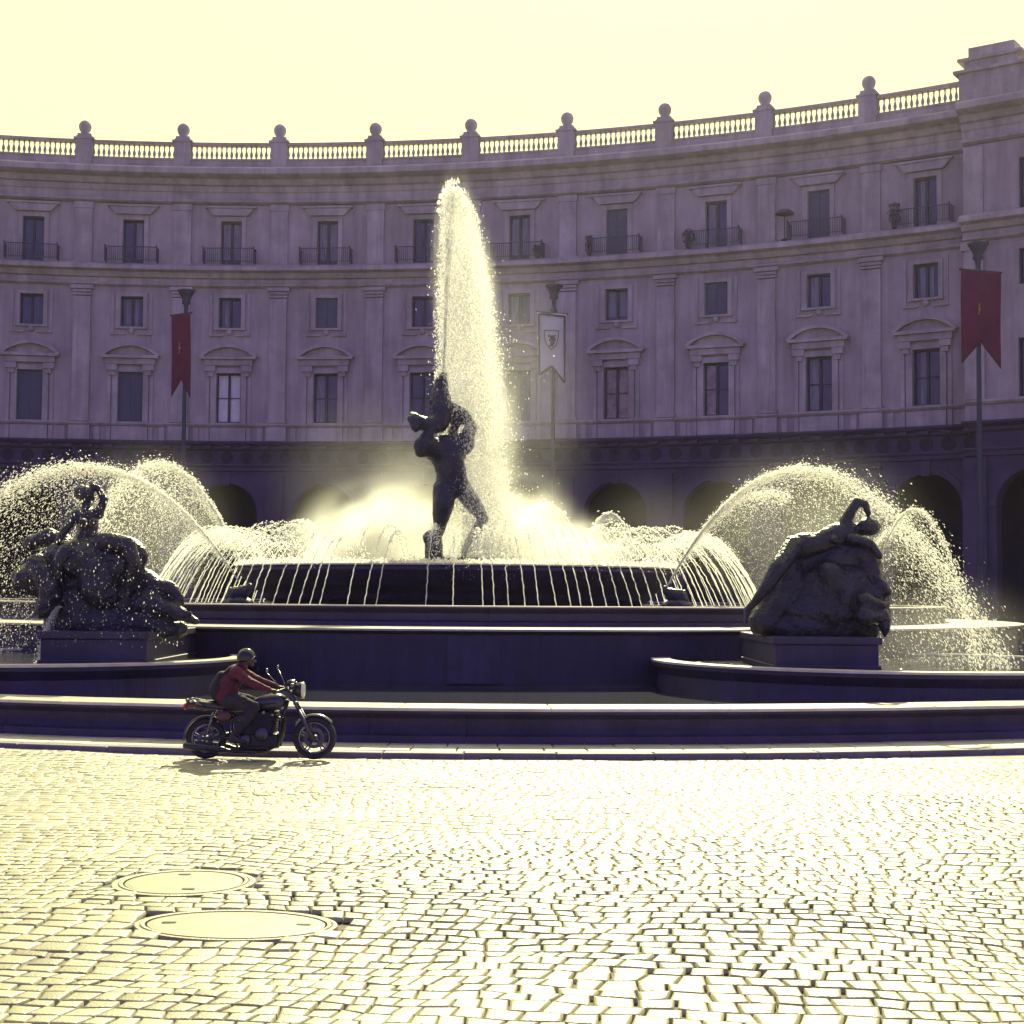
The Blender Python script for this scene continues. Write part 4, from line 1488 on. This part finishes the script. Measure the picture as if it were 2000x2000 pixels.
def spray(name, nozzle, vel, n, label, T=1.7, core=.35, slow=.5, jit=.16, rad=(.008, .022), floor=.9, wind=(0, 0), mt='drop', tpow=1.0):
    """drops thrown from a nozzle: a tight core stream and a veil of slower drops that fall under it"""
    nozzle = np.array(nozzle)
    vel = np.array(vel, float)
    n1 = int(n * core)
    t1 = T * rng.random(n1) ** 1.1
    t2 = T * rng.random(n - n1) ** tpow
    t = np.concatenate([t1, t2])
    s = np.concatenate([1 - np.abs(rng.normal(size=n1)) * .02, 1 - slow * rng.random(n - n1) ** 1.25])
    v = vel[None] * s[:, None] + rng.normal(size=(n, 3)) * np.concatenate([np.full(n1, jit * .35), np.full(n - n1, jit)])[:, None]
    P = nozzle[None] + v * t[:, None]
    P[:, 2] -= G / 2 * t * t
    P[:, 0] += wind[0] * t * t
    P[:, 1] += wind[1] * t * t
    Dv = v.copy()
    Dv[:, 2] -= G * t
    R = rad[0] + (rad[1] - rad[0]) * rng.random(n) ** 3.0
    R[:n1] *= 1.15
    R[n1:] *= .45 + .75 * np.clip((s[n1:] - 1 + slow) / slow, 0, 1) ** 2
    k = P[:, 2] > floor
    me = drops_mesh(name, P[k], R[k], mt, Dv[k], np.full(k.sum(), 2.2))
    o = obj(name, me)
    return tag(o, label, 'water spray', kind='stuff')


nR = at(1302, 1148, 35.8)
nL = at(466, 1136, 35.8)
spray('water_spray', nR, (3.05, -6.2, 6.95), 60000, 'wide arching veil of drops over the right hand nymph', slow=.45, rad=(.003, .0155), tpow=.75, T=1.8)
spray('water_spray', nR, (2.65, -5.3, 6.3), 6000, 'bright lower strand of the jet arching right', T=.8, slow=.15, core=.5, rad=(.006, .016))
spray('water_spray', nL, (-3.15, -6.6, 6.75), 60000, 'wide arching veil of drops over the left hand nymph', slow=.45, rad=(.003, .0155), tpow=.75, T=1.8)
spray('water_spray', at(478, 1120, 46), (-3.7, 2.0, 8.25), 26000, 'second veil of drops behind the left nymph', T=1.55, slow=.5, core=.2, rad=(.006, .022), floor=2.2)
spray('water_spray', at(1243, 1085, 49), (-1.6, 1.0, 5.2), 2600, 'small arc of drops behind the bowl on the right', T=1.15, slow=.5, core=.45, rad=(.012, .032), floor=2.6)
spray('water_spray', at(1140, 1080, 49), (-2.2, .5, 5.6), 2200, 'small arc of drops nearest the mist behind the bowl', T=1.1, slow=.3, core=.6, rad=(.012, .030), floor=2.6)
spray('water_spray', at(555, 1068, 48), (1.5, .5, 3.9), 1500, 'small arc of drops behind the bowl on the left', T=.9, slow=.3, core=.6, rad=(.012, .032), floor=2.6)
spray('water_spray', at(1722, 1084, 25.8), (1.0, -1.6, 3.85), 5000, 'narrow spout springing from the beast below the right hand nymph', T=1.25, slow=.3, core=.4, rad=(.004, .012), floor=.9, jit=.1)
spray('water_spray', at(1700, 1080, 26.5), (1.5, -.6, 3.0), 5200, 'fine drizzle falling beyond the right hand nymph', T=1.1, slow=.6, core=.1, rad=(.003, .008), floor=.9, jit=.3)
spray('water_spray', at(120, 1185, 25.6), (-.7, -.4, .3), 2600, 'thin sheet of water running down left of the left pedestal', T=.5, slow=.5, core=.3, rad=(.004, .012), floor=.9, jit=.12)
P = np.column_stack([rng.uniform(-8.9, -5.6, 2600), rng.uniform(24.4, 26.6, 2600), 1.2 + 2.9 * rng.random(2600) ** 1.2])
o = obj('water_spray', drops_mesh('water_spray', P, .003 + .009 * rng.random(2600) ** 3, 'drop', np.tile([[0., 0, -1]], (2600, 1)), np.full(2600, 2.2)))
tag(o, 'scattered drops raining over the left hand bronze nymph', 'water spray', kind='stuff')
# splashing drops on the rims
P, R_ = [], []
for _ in range(9000):
    a = rng.random() * 2 * PI
    rr_ = 5.95 + rng.normal() * .09
    P.append((fx + rr_ * math.cos(a), fy + rr_ * math.sin(a), 2.83 + abs(rng.normal()) * .06))
    R_.append(.014 + .024 * rng.random())
o = obj('foam', drops_mesh('foam', P, R_, 'drop'))
tag(o, 'white foam along the rim of the central bowl', 'foam', kind='stuff')

# central jet: solid core and the falling plume drifting right
ct = at(866, 728, SD)
topz = at(878, 352, SD).z
P, R_, Dv = [], [], []
for i in range(700):
    f = rng.random()
    z = ct.z + (topz - ct.z) * f
    w_ = .02 + .10 * f ** 2
    P.append((ct.x + .17 * f + rng.normal() * w_, SD + rng.normal() * w_, z))
    R_.append(.018 + .016 * rng.random())
    Dv.append((0, 0, 1))
o = obj('water_jet', drops_mesh('water_jet', P, R_, 'plume', Dv, np.full(len(P), 2.5)))
tag(o, 'tall white jet shooting up from the fish on the central statue', 'water jet')
n = 105000
vfall = rng.random(n) ** .75                       # 0 at the top, 1 at the bowl
zb_ = 2.9
z = topz - .1 + (zb_ - topz) * vfall
# left and right edge of the plume in photo pixels at given height
vv = 352 + (1092 - 352) * (topz - z) / (topz - zb_)
le = np.interp(vv, [352, 375, 420, 560, 735, 900, 1092], [874, 858, 852, 847, 846, 856, 860])
re = np.interp(vv, [352, 375, 420, 560, 700, 850, 950, 1092], [886, 908, 930, 958, 975, 985, 1000, 1030])
g_ = np.clip(rng.beta(1.5, 1.7, n), 0, 1)
outl = rng.random(n) < .045
blown = (rng.random(n) < .12) * rng.exponential(16, n) * np.clip((vv - 400) / 250, 0, 1)
uu = le + (re - le) * g_ + np.where(outl, rng.normal(size=n) * 15, rng.normal(size=n) * 3.5) + blown
xw = (uu - 1000) / FPX * SD
half = (re - le) / 2 / FPX * SD
yw = SD + (rng.random(n) * 2 - 1) * half * np.sqrt(np.clip(1 - (2 * g_ - 1) ** 2, .05, 1)) + .35
R_ = .007 + .022 * rng.random(n) ** 3.2
keep = (vv < 800) | ((uu > 905) & (rng.random(n) < .85)) | (rng.random(n) < .30)
dirs = np.column_stack([np.full(n, .1), np.zeros(n), np.full(n, -1.)])
o = obj('water_spray', drops_mesh('water_spray', np.column_stack([xw, yw, z])[keep], R_[keep], 'plume', dirs[keep], np.full(keep.sum(), 1.4)))
tag(o, 'thick white plume of drops falling from the tall central jet', 'water spray', kind='stuff')
# frothy lumps at the crown of the jet
o = fused('froth', [('b', tuple(at(u, v, SD)), px * SD / FPX, (1, 1, 1.15)) for (u, v, px) in
                    ((878, 357, 4.5), (876, 364, 6), (868, 374, 5), (886, 371, 6), (862, 384, 5), (893, 381, 6), (899, 392, 6), (857, 396, 4), (905, 402, 5), (878, 380, 8), (870, 395, 8), (890, 398, 8), (914, 398, 2.5), (909, 412, 5), (858, 412, 5))],
          .02, 'drop', None, 0, .13, .07)
tag(o, 'frothy white crown at the very top of the tall jet', 'water', kind='stuff')

# ---- mist: soft-edged clouds of fine water


def mist_mat(name, dens, g=0.65, noise=2.2, soft=0.0):
    m = bpy.data.materials.new(name)
    m.use_nodes = True
    t = m.node_tree
    t.nodes.clear()
    o = N(t, 'ShaderNodeOutputMaterial')
    v = N(t, 'ShaderNodeVolumePrincipled')
    v.inputs['Color'].default_value = (1, .99, .96, 1)
    v.inputs['Anisotropy'].default_value = g
    tc_ = N(t, 'ShaderNodeTexCoord')
    ln = N(t, 'ShaderNodeVectorMath', operation='LENGTH')
    t.links.new(tc_.outputs['Object'], ln.inputs[0])
    m1 = N(t, 'ShaderNodeMapRange', interpolation_type='SMOOTHERSTEP')
    m1.inputs['From Min'].default_value = 1.0
    m1.inputs['From Max'].default_value = 0.1
    t.links.new(ln.outputs['Value'], m1.inputs['Value'])
    nz = N(t, 'ShaderNodeTexNoise')
    nz.inputs['Scale'].default_value = noise
    nz.inputs['Detail'].default_value = 3
    t.links.new(tc_.outputs['Object'], nz.inputs['Vector'])
    m2 = N(t, 'ShaderNodeMapRange')
    m2.inputs['From Min'].default_value = 0.3 - soft
    m2.inputs['From Max'].default_value = 0.62 + soft
    t.links.new(nz.outputs['Fac'], m2.inputs['Value'])
    mu = N(t, 'ShaderNodeMath', operation='MULTIPLY')
    t.links.new(m1.outputs[0], mu.inputs[0])
    t.links.new(m2.outputs[0], mu.inputs[1])
    mu2 = N(t, 'ShaderNodeMath', operation='MULTIPLY')
    mu2.inputs[1].default_value = dens
    t.links.new(mu.outputs[0], mu2.inputs[0])
    t.links.new(mu2.outputs[0], v.inputs['Density'])
    t.links.new(v.outputs[0], o.inputs['Volume'])
    return m


def haze_mat():
    m = bpy.data.materials.new('haze')
    m.use_nodes = True
    t = m.node_tree
    t.nodes.clear()
    o = N(t, 'ShaderNodeOutputMaterial')
    v = N(t, 'ShaderNodeVolumePrincipled')
    v.inputs['Color'].default_value = (.74, .68, 1, 1)
    v.inputs['Density'].default_value = 0.00026
    v.inputs['Anisotropy'].default_value = 0.87
    t.links.new(v.outputs[0], o.inputs['Volume'])
    return m


def mist(u, v, Y, rx, ry, rz, dens, label, tilt=0.0, noise=2.2):
    """ellipsoid of mist; radii in metres"""
    b_ = MB()
    b_.ball((0, 0, 0), 1.0, 20)
    o = b_.build('mist', mist_mat('mist', dens, noise=noise, soft=-.04 if dens > .5 else .35))
    o.location = at(u, v, Y)
    o.scale = (rx, ry, rz)
    o.rotation_euler = (0, tilt, 0)
    return tag(o, label, 'mist', kind='stuff')


mist(728, 1062, 43.5, 3.3, 2.2, 2.3, 1.2, 'bright bank of mist in the bowl left of the statue', -.35)
mist(690, 1070, 43.0, 2.2, 1.8, 1.5, 1.0, 'low mist spilling to the left side of the bowl')
mist(800, 990, 43.8, 1.9, 1.6, 2.8, .22, 'mist drifting up close behind the statue on its left')
mist(1000, 1056, 43.5, 2.7, 2.0, 2.5, 1.1, 'bright bank of mist in the bowl right of the statue', .3)
mist(1090, 1080, 44, 2.8, 1.8, 1.5, .9, 'low mist trailing right along the bowl')
mist(900, 1075, 43.6, 2.0, 1.5, 1.3, .9, 'mist round the foot of the central statue')
mist(945, 850, 43.7, 1.4, 1.1, 4.4, .7, 'thin mist inside the lower part of the central plume', -.05)
mist(910, 600, 43.5, 1.15, 1.0, 4.6, 1.2, 'thin mist inside the upper part of the central plume', -.085)
mist(1000, 800, 44.6, 2.9, 1.6, 6.5, .075, 'faint mist blown right of the central plume', -.08)
mist(720, 960, 44.6, 3.8, 1.8, 3.6, .06, 'faint mist rising left of the statue', .5)
mist(1270, 1040, 46, 2.4, 1.6, 2.2, .045, 'faint drifting mist behind the ring on the right')
mist(1570, 1040, 31.0, 3.2, 1.5, 2.3, .15, 'thin mist under the arching veil on the right')
mist(1830, 1240, 27.5, 2.4, 1.2, 1.4, .16, 'thin mist over the right side basin')
mist(285, 1030, 32, 2.3, 1.3, 2.3, .17, 'thin mist under the arching veil on the left')

# ---- haze box added to imitate the glow over the upper palace
b_ = MB()
b_.box(-120, 120, -30, 110, -1.1, 48)
hz = b_.build('haze', haze_mat())
tag(hz, 'haze added before the palace to imitate the upper glow', 'haze', kind='stuff')

# ================================================================== MOTORBIKE AND RIDER
BD = 19.5
bs = BD / FPX
org = at(402.5, 1475, BD)
BZ = 0.0


def bp(u, v, y=0.0):
    return (org.x + (u - 402.5) * bs, BD + y, BZ + 0.004 + (1475 - v) * bs)


bike = empty('motorbike', (bp(507, 1475)[0], BD, 0), 'black motorbike with silver tank riding along the kerb', 'motorbike')


def wheel(u, v, rad, spokes, disc):
    c = Vector(bp(u, v))
    c.z = rad + .002
    wroot = MB()
    tw = .045
    wroot.lathe([(rad - .075, -tw * .8), (rad - .04, -tw), (rad - .015, -tw * .85), (rad, -tw * .3), (rad, tw * .3), (rad - .015, tw * .85), (rad - .04, tw), (rad - .075, tw * .8)], 48, c, 'Y', closed=True)
    ty = wroot.build('wheel', 'tyre', bike, True)
    r2 = MB()
    r2.lathe([(rad - .076, -.036), (rad - .074, -.042), (rad - .092, -.03), (rad - .097, 0), (rad - .092, .03), (rad - .074, .042), (rad - .076, .036)], 48, c, 'Y', closed=True)
    r2.build('rim', 'chrome', ty, True)
    r3 = MB()
    for k in range(spokes):
        a = 2 * PI * k / spokes + .35
        for s_ in (-1, 1):
            d = Vector((math.cos(a + s_ * .12), 0, math.sin(a + s_ * .12)))
            r3.tube([c + Vector((math.cos(a), 0, math.sin(a))) * .04, c + d * (rad - .09)], [.013, .010], 6)
    r3.tube([c + Vector((0, -.07, 0)), c + Vector((0, .07, 0))], .035, 14)
    r3.build('spokes', 'alloy', ty)
    r4 = MB()
    r4.lathe([(disc - .045, -.062), (disc, -.062), (disc, -.056), (disc - .045, -.056)], 36, c, 'Y', closed=True)
    r4.build('brake_disc', 'alloy', ty)
    return c


cr = wheel(402.5, 1436, .255, 5, .10)
cf = wheel(612.5, 1436, .272, 5, .13)
# frame, swing arm
b_ = MB()
for y in (-.1, .1):
    b_.tube([bp(402.5, 1437, y), bp(450, 1428, y * 1.1)], [.022, .028], 8)
    b_.tube([bp(450, 1428, y), bp(452, 1380, y), bp(395, 1376, y)], .018, 8)
    b_.tube([bp(560, 1362, y * .3), bp(548, 1400, y), bp(545, 1450, y), bp(470, 1456, y), bp(450, 1428, y)], .017, 8)
    b_.tube([bp(560, 1362, y * .3), bp(500, 1378, y), bp(450, 1380, y)], .019, 8)
b_.build('frame', 'black', bike, True)
b_ = MB()
for y in (-.13, .13):
    b_.tube([bp(409, 1425, y), bp(419, 1384, y)], .014, 8)
    for q in range(9):
        t = q / 8
        b_.tube([bp(410 + 8 * t, 1420 - 30 * t, y), bp(410.4 + 8 * t, 1418.6 - 30 * t, y)], .026, 10)
b_.build('shock_absorber', 'chrome', bike, True)
# engine block, finned cylinders, cases
eng = MB()
for (u0, u1, v0, v1, y) in ((470, 545, 1452, 1424, .17), (462, 500, 1430, 1400, .15)):
    x0, _, z0 = bp(u0, v0)
    x1, _, z1 = bp(u1, v1)
    eng.box(x0, x1, BD - y, BD + y, z0, z1)
eo = eng.build('engine', 'engine', bike, bevel=.03)
fn = MB()
for q in range(9):
    x0, _, z0 = bp(492, 1423 - q * 4.6)
    x1, _, z1 = bp(536, 1420.4 - q * 4.6)
    fn.box(x0 + q * .003, x1 + q * .003, BD - .2, BD + .2, z0, z1)
x0, _, z0 = bp(497, 1424)
x1, _, z1 = bp(533, 1384)
fn.box(x0, x1, BD - .17, BD + .17, z0, z1)
fn.build('cylinder_block', 'engine', eo, bevel=.004)
cs = MB()
for (u, v, rr_) in ((514, 1425, .085), (482, 1436, .075)):
    c = Vector(bp(u, v))
    cs.lathe([(0, -.225), (rr_ * .8, -.222), (rr_, -.2), (rr_, -.15), (0, -.15)], 28, c, 'Y')
cs.build('engine_cover', 'alloy', eo, True)
for (u, v) in ((517, 1384), (534, 1388)):
    k_ = MB()
    k_.ball(bp(u, v, -.19), .024, 12, (1, .6, 1))
    k_.build('cylinder_cap', 'chrome', eo, True)
ex = MB()
for y in (-.1, -.03, .03, .1):
    ex.tube([bp(535, 1392, y * 1.6), bp(549, 1396, y * 1.5), bp(553, 1415, y * 1.4), bp(543, 1447, y * 1.3), bp(520, 1459, y * 1.4), bp(480, 1460, y * 1.6)], .019, 8)
for y in (-.19, .19):
    ex.tube([bp(505, 1460, y), bp(450, 1457, y), bp(440, 1455, y), bp(368, 1448, y), bp(364, 1448, y)], [.02, .024, .04, .046, .03], 12)
ex.build('exhaust', 'black', bike, True)
# tank, seat, side cover, tail
tk = MB()
secs = []
for (u, vt, vb, wd) in ((488, 1366, 1376, .07), (496, 1358, 1380, .115), (510, 1352, 1384, .14), (528, 1348, 1384, .15), (543, 1348, 1380, .135), (553, 1352, 1374, .09), (557, 1358, 1368, .03)):
    x, _, zt_ = bp(u, vt)
    _, _, zb2 = bp(u, vb)
    ring = []
    for q in range(18):
        a = 2 * PI * q / 18
        cx1, sx1 = math.cos(a), math.sin(a)
        ring.append((x, BD + wd * abs(cx1) ** .7 * (1 if cx1 > 0 else -1), (zt_ + zb2) / 2 + (zt_ - zb2) / 2 * abs(sx1) ** .75 * (1 if sx1 > 0 else -1)))
    secs.append(ring)
P = [p for r_2 in secs for p in r_2]
Fs = [(i * 18 + q, i * 18 + (q + 1) % 18, (i + 1) * 18 + (q + 1) % 18, (i + 1) * 18 + q) for i in range(len(secs) - 1) for q in range(18)]
Fs += [tuple(range(17, -1, -1)), tuple((len(secs) - 1) * 18 + q for q in range(18))]
tk.add(P, Fs)
tko = tk.build('fuel_tank', 'tank', bike, True)
for y in (-.155, .155):
    sp_ = MB()
    sp_.tube([bp(505, 1371, y * .95), bp(520, 1368, y), bp(540, 1366, y * .93)], [.004, .016, .004], 8)
    sp_.build('tank_stripe', 'black', tko)
fused('seat', [('p', [bp(384, 1366), bp(400, 1370), bp(425, 1373), bp(450, 1376), bp(478, 1374), bp(492, 1370)], [.05, .055, .06, .065, .06, .05]),
               ('p', [bp(388, 1368, -.07), bp(430, 1375, -.08), bp(485, 1374, -.07)], [.035, .045, .04]), ('p', [bp(388, 1368, .07), bp(430, 1375, .08), bp(485, 1374, .07)], [.035, .045, .04])],
      .014, 'seat', bike, 3)
fused('tail', [('p', [bp(366, 1372), bp(380, 1371), bp(398, 1376)], [.045, .055, .05]), ('p', [bp(384, 1374, -.05), bp(398, 1377, -.06)], [.035, .035]), ('p', [bp(384, 1374, .05), bp(398, 1377, .06)], [.035, .035])], .012, 'redpaint', bike, 3)
tl = MB()
tl.ball(bp(361, 1375), .045, 14, (.6, 1.3, 1))
tl.build('tail_light', 'redlens', bike, True)
sc_ = MB()
for y in (-.13, .13):
    sc_.ball(bp(440, 1392, y), .08, 14, (1.25, .3, .95))
sc_.build('side_cover', 'redpaint', bike, True)
gr = MB()
gr.tube([bp(398, 1372, -.14), bp(376, 1360, -.12), bp(366, 1364, -.08), bp(366, 1364, .08), bp(376, 1360, .12), bp(398, 1372, .14)], .010, 8)
gr.build('grab_rail', 'chrome', bike, True)
for y in (-.16, .16):
    ind = MB()
    ind.ball(bp(369, 1362, y), .024, 12)
    ind.tube([bp(369, 1363, y), bp(376, 1368, y * .4)], .008, 6)
    ind.build('turn_signal', 'chrome', bike, True)
# front end
fk = MB()
for y in (-.085, .085):
    fk.tube([bp(563, 1343, y), bp(584, 1384, y)], .018, 10)
    fk.tube([bp(582, 1380, y), bp(612.5, 1437, y)], .026, 10)
fk.tube([bp(563, 1346, -.1), bp(563, 1346, .1)], .02, 8)
fk.tube([bp(575, 1367, -.1), bp(575, 1367, .1)], .022, 8)
fk.build('fork', 'alloy', bike, True)
fd = MB()
R0 = .272 + .028
V_, Fq = [], []
nn = 18
for q in range(nn + 1):
    a = math.radians(150) - math.radians(110) * q / nn
    for (rr2, y) in ((R0 - .02, -.06), (R0, -.04), (R0 + .006, 0), (R0, .04), (R0 - .02, .06), (R0 - .006, 0)):
        V_.append((cf.x + rr2 * math.cos(a), BD + y, cf.z + rr2 * math.sin(a)))
for q in range(nn):
    for j in range(6):
        Fq.append((q * 6 + j, q * 6 + (j + 1) % 6, (q + 1) * 6 + (j + 1) % 6, (q + 1) * 6 + j))
Fq += [tuple(range(6)), tuple(nn * 6 + j for j in reversed(range(6)))]
fd.add(V_, Fq)
fd.build('front_mudguard', 'chrome', bike, True)
fd = MB()
V_, Fq = [], []
R0 = .255 + .03
for q in range(nn + 1):
    a = math.radians(60) + math.radians(125) * q / nn
    for (rr2, y) in ((R0 - .02, -.07), (R0, -.045), (R0 + .006, 0), (R0, .045), (R0 - .02, .07), (R0 - .006, 0)):
        V_.append((cr.x + rr2 * math.cos(a), BD + y, cr.z + rr2 * math.sin(a)))
for q in range(nn):
    for j in range(6):
        Fq.append((q * 6 + j, q * 6 + (j + 1) % 6, (q + 1) * 6 + (j + 1) % 6, (q + 1) * 6 + j))
Fq += [tuple(range(6)), tuple(nn * 6 + j for j in reversed(range(6)))]
fd.add(V_, Fq)
fd.build('rear_mudguard', 'black', bike, True)
hl = MB()
c = Vector(bp(580, 1342))
hl.lathe([(0, -.07), (.045, -.065), (.085, -.03), (.102, .02), (.104, .055), (.098, .06)], 28, c, 'X')
hlo = hl.build('headlight', 'black', bike, True)
hl = MB()
hl.lathe([(.106, .045), (.108, .062), (.1, .072), (.09, .068), (.06, .082), (0, .088)], 28, c, 'X')
hl.build('headlight_lens', 'lens', hlo, True)
hb = MB()
hb.tube([bp(540, 1343, -.36), bp(546, 1341, -.28), bp(556, 1338, -.14), bp(560, 1342, 0), bp(556, 1338, .14), bp(546, 1341, .28), bp(540, 1343, .36)], .012, 8)
hbo = hb.build('handlebar', 'black', bike, True)
for y in (-.33, .33):
    gp = MB()
    gp.tube([bp(540.5, 1343, y - .05), bp(541, 1343, y + .05)], .019, 10)
    gp.build('grip', 'tyre', hbo, True)
    mrr = MB()
    mu_, mv_ = (527, 1302) if y < 0 else (531, 1301)
    mrr.tube([bp(549, 1339, y * .8), bp(541, 1322, y), bp(mu_ + 1, mv_ + 5, y * 1.1)], .006, 6)
    mrr.ball(bp(mu_, mv_, y * 1.1), .036, 12, (.45, 1.2, .95))
    mrr.build('mirror', 'chrome', hbo, True)
ga = MB()
for y in (-.055, .055):
    c = Vector(bp(566, 1328, y))
    ga.tube([c + Vector((-.012, 0, -.03)), c + Vector((.0, 0, .02))], .045, 16)
ga.build('gauges', 'black', bike, True)
for y in (-.055, .055):
    k_ = MB()
    c = Vector(bp(567, 1323, y))
    k_.ball(c, .040, 12, (1, 1, .25))
    k_.build('gauge_glass', 'chrome', bike, True)
for y in (-.17, .17):
    ind = MB()
    ind.ball(bp(571, 1331, y), .026, 12)
    ind.tube([bp(571, 1332, y), bp(571, 1336, y * .5)], .008, 6)
    ind.build('turn_signal', 'chrome', bike, True)
pg = MB()
pg.tube([bp(462, 1440, -.27), bp(462, 1440, .27)], .014, 8)
pg.build('footpeg', 'black', bike, True)

# rider
rd = empty('person', (bp(450, 1475)[0], BD, bp(450, 1378)[2]), 'motorbike rider in red jacket, grey trousers and dark open helmet wearing a backpack', 'person')
body = []
for s_ in (-1, 1):
    body += [('p', [bp(446, 1360, s_ * .10), bp(474, 1364, s_ * .17), bp(500, 1373, s_ * .19)], [.085, .075, .058]),
             ('p', [bp(500, 1373, s_ * .19), bp(482, 1400, s_ * .215), bp(462, 1427, s_ * .225)], [.056, .055, .036]),
             ('p', [bp(458, 1433, s_ * .225), bp(478, 1437, s_ * .225)], [.032, .024])]
head = [('b', bp(478, 1280), .082, (.95, .82, 1.15)), ('c', bp(487, 1288), bp(492, 1288), .03, .02), ('c', bp(494, 1284), bp(496, 1287.5), .010, .013), ('b', bp(488, 1294), .03, (1, .9, .8)),
        ('p', [bp(470, 1302), bp(474, 1290)], [.055, .05]), ('b', bp(491, 1290), .012, (1, 1.6, .5))]
hands = []
for s_ in (-1, 1):
    hx, hv = 541, 1342
    y = s_ * .33
    hands += [('c', bp(528, 1338, y * .98), bp(537, 1340, y), .020, .026)]
    for q in range(4):
        yy = y + (q - 1.5) * .021
        hands += [('p', [bp(537, 1339, yy), bp(542.5, 1338.6, yy), bp(544.8, 1343, yy), bp(541.5, 1346, yy)], [.0105, .0105, .0095, .0085])]
    hands += [('p', [bp(535, 1342, y - s_ * .03), bp(539, 1346, y - s_ * .045), bp(543, 1346.5, y - s_ * .04)], [.012, .011, .009])]
torso = [('p', [bp(442, 1352), bp(446, 1330), bp(458, 1310), bp(466, 1300)], [.125, .125, .12, .07])]
fused('body', [('b', bp(444, 1357), .12, (1, 1.2, .9))] + body + head + torso + hands +
      [('p', [bp(466, 1308, s_ * .17), bp(500, 1326, s_ * .28), bp(530, 1338, s_ * .32)], [.045, .035, .024]) for s_ in (-1, 1)], .0085, 'skin', rd, 3)
jk = [('p', [bp(440, 1354), bp(443, 1334), bp(455, 1314), bp(464, 1304)], [.145, .145, .135, .09]), ('p', [bp(438, 1352, -.06), bp(438, 1352, .06)], [.135, .135]),
      ('p', [bp(444, 1332, -.07), bp(444, 1332, .07)], [.13, .13]), ('p', [bp(460, 1308, -.13), bp(460, 1308, .13)], [.085, .085]), ('b', bp(469, 1300), .068)]
for s_ in (-1, 1):
    jk += [('p', [bp(464, 1308, s_ * .16), bp(483, 1320, s_ * .23), bp(502, 1329, s_ * .285)], [.078, .062, .054]),
           ('p', [bp(502, 1329, s_ * .285), bp(518, 1334, s_ * .31), bp(530, 1338, s_ * .325)], [.054, .045, .036])]
fused('jacket', jk, .012, 'jacket', rd, 3, .02, .07)
tr = [('b', bp(446, 1362), .135, (1.15, 1.25, .8))]
for s_ in (-1, 1):
    tr += [('p', [bp(446, 1361, s_ * .10), bp(474, 1365, s_ * .17), bp(500, 1374, s_ * .19)], [.105, .092, .074]),
           ('p', [bp(500, 1374, s_ * .19), bp(484, 1398, s_ * .215), bp(466, 1422, s_ * .225)], [.072, .066, .052])]
fused('trousers', tr, .012, 'trousers', rd, 3, .015, .07)
for s_ in (-1, 1):
    fused('shoe', [('p', [bp(460, 1426, s_ * .225), bp(459, 1433, s_ * .225)], [.045, .044]), ('p', [bp(456, 1436, s_ * .225), bp(470, 1437, s_ * .225), bp(482, 1439, s_ * .225)], [.036, .036, .028])], .01, 'shoe', rd, 2)
# open-face helmet: a shell over the skull that leaves the face free
hm = MB()
c = Vector(bp(477, 1279))
nn, mm = 28, 16
V_ = []
for i in range(mm + 1):
    th_ = math.radians(118) * i / mm
    for q in range(nn):
        ph = 2 * PI * q / nn
        lim = 1.0
        front = max(0, math.cos(ph))
        t2 = th_ * (1 - .33 * front ** 1.6)
        V_.append(c + Vector((math.sin(t2) * math.cos(ph) * .118, math.sin(t2) * math.sin(ph) * .108, math.cos(t2) * .116)))
Fq = [(i * nn + q, (i + 1) * nn + q, (i + 1) * nn + (q + 1) % nn, i * nn + (q + 1) % nn) for i in range(mm) for q in range(nn)]
hm.add(V_, Fq)
ho = hm.build('helmet', 'helmet', rd, True)
sm = ho.modifiers.new('thick', 'SOLIDIFY')
sm.thickness = .02
pk = fused('backpack', [('p', [bp(424, 1352, -.06), bp(424, 1338, -.07), bp(432, 1316, -.06)], [.09, .105, .07]), ('p', [bp(424, 1352, .06), bp(424, 1338, .07), bp(432, 1316, .06)], [.09, .105, .07]),
                        ('c', bp(416, 1346, -.05), bp(416, 1346, .05), .06, .06)], .014, 'pack', None, 2, .02, .08)
tag(pk, 'dark backpack worn by the motorbike rider', 'backpack')
st_ = MB()
for s_ in (-1, 1):
    st_.tube([bp(434, 1312, s_ * .09), bp(452, 1298, s_ * .105), bp(468, 1306, s_ * .115), bp(467, 1322, s_ * .13), bp(440, 1350, s_ * .16)], .014, 6)
st_.build('strap', 'pack', pk)
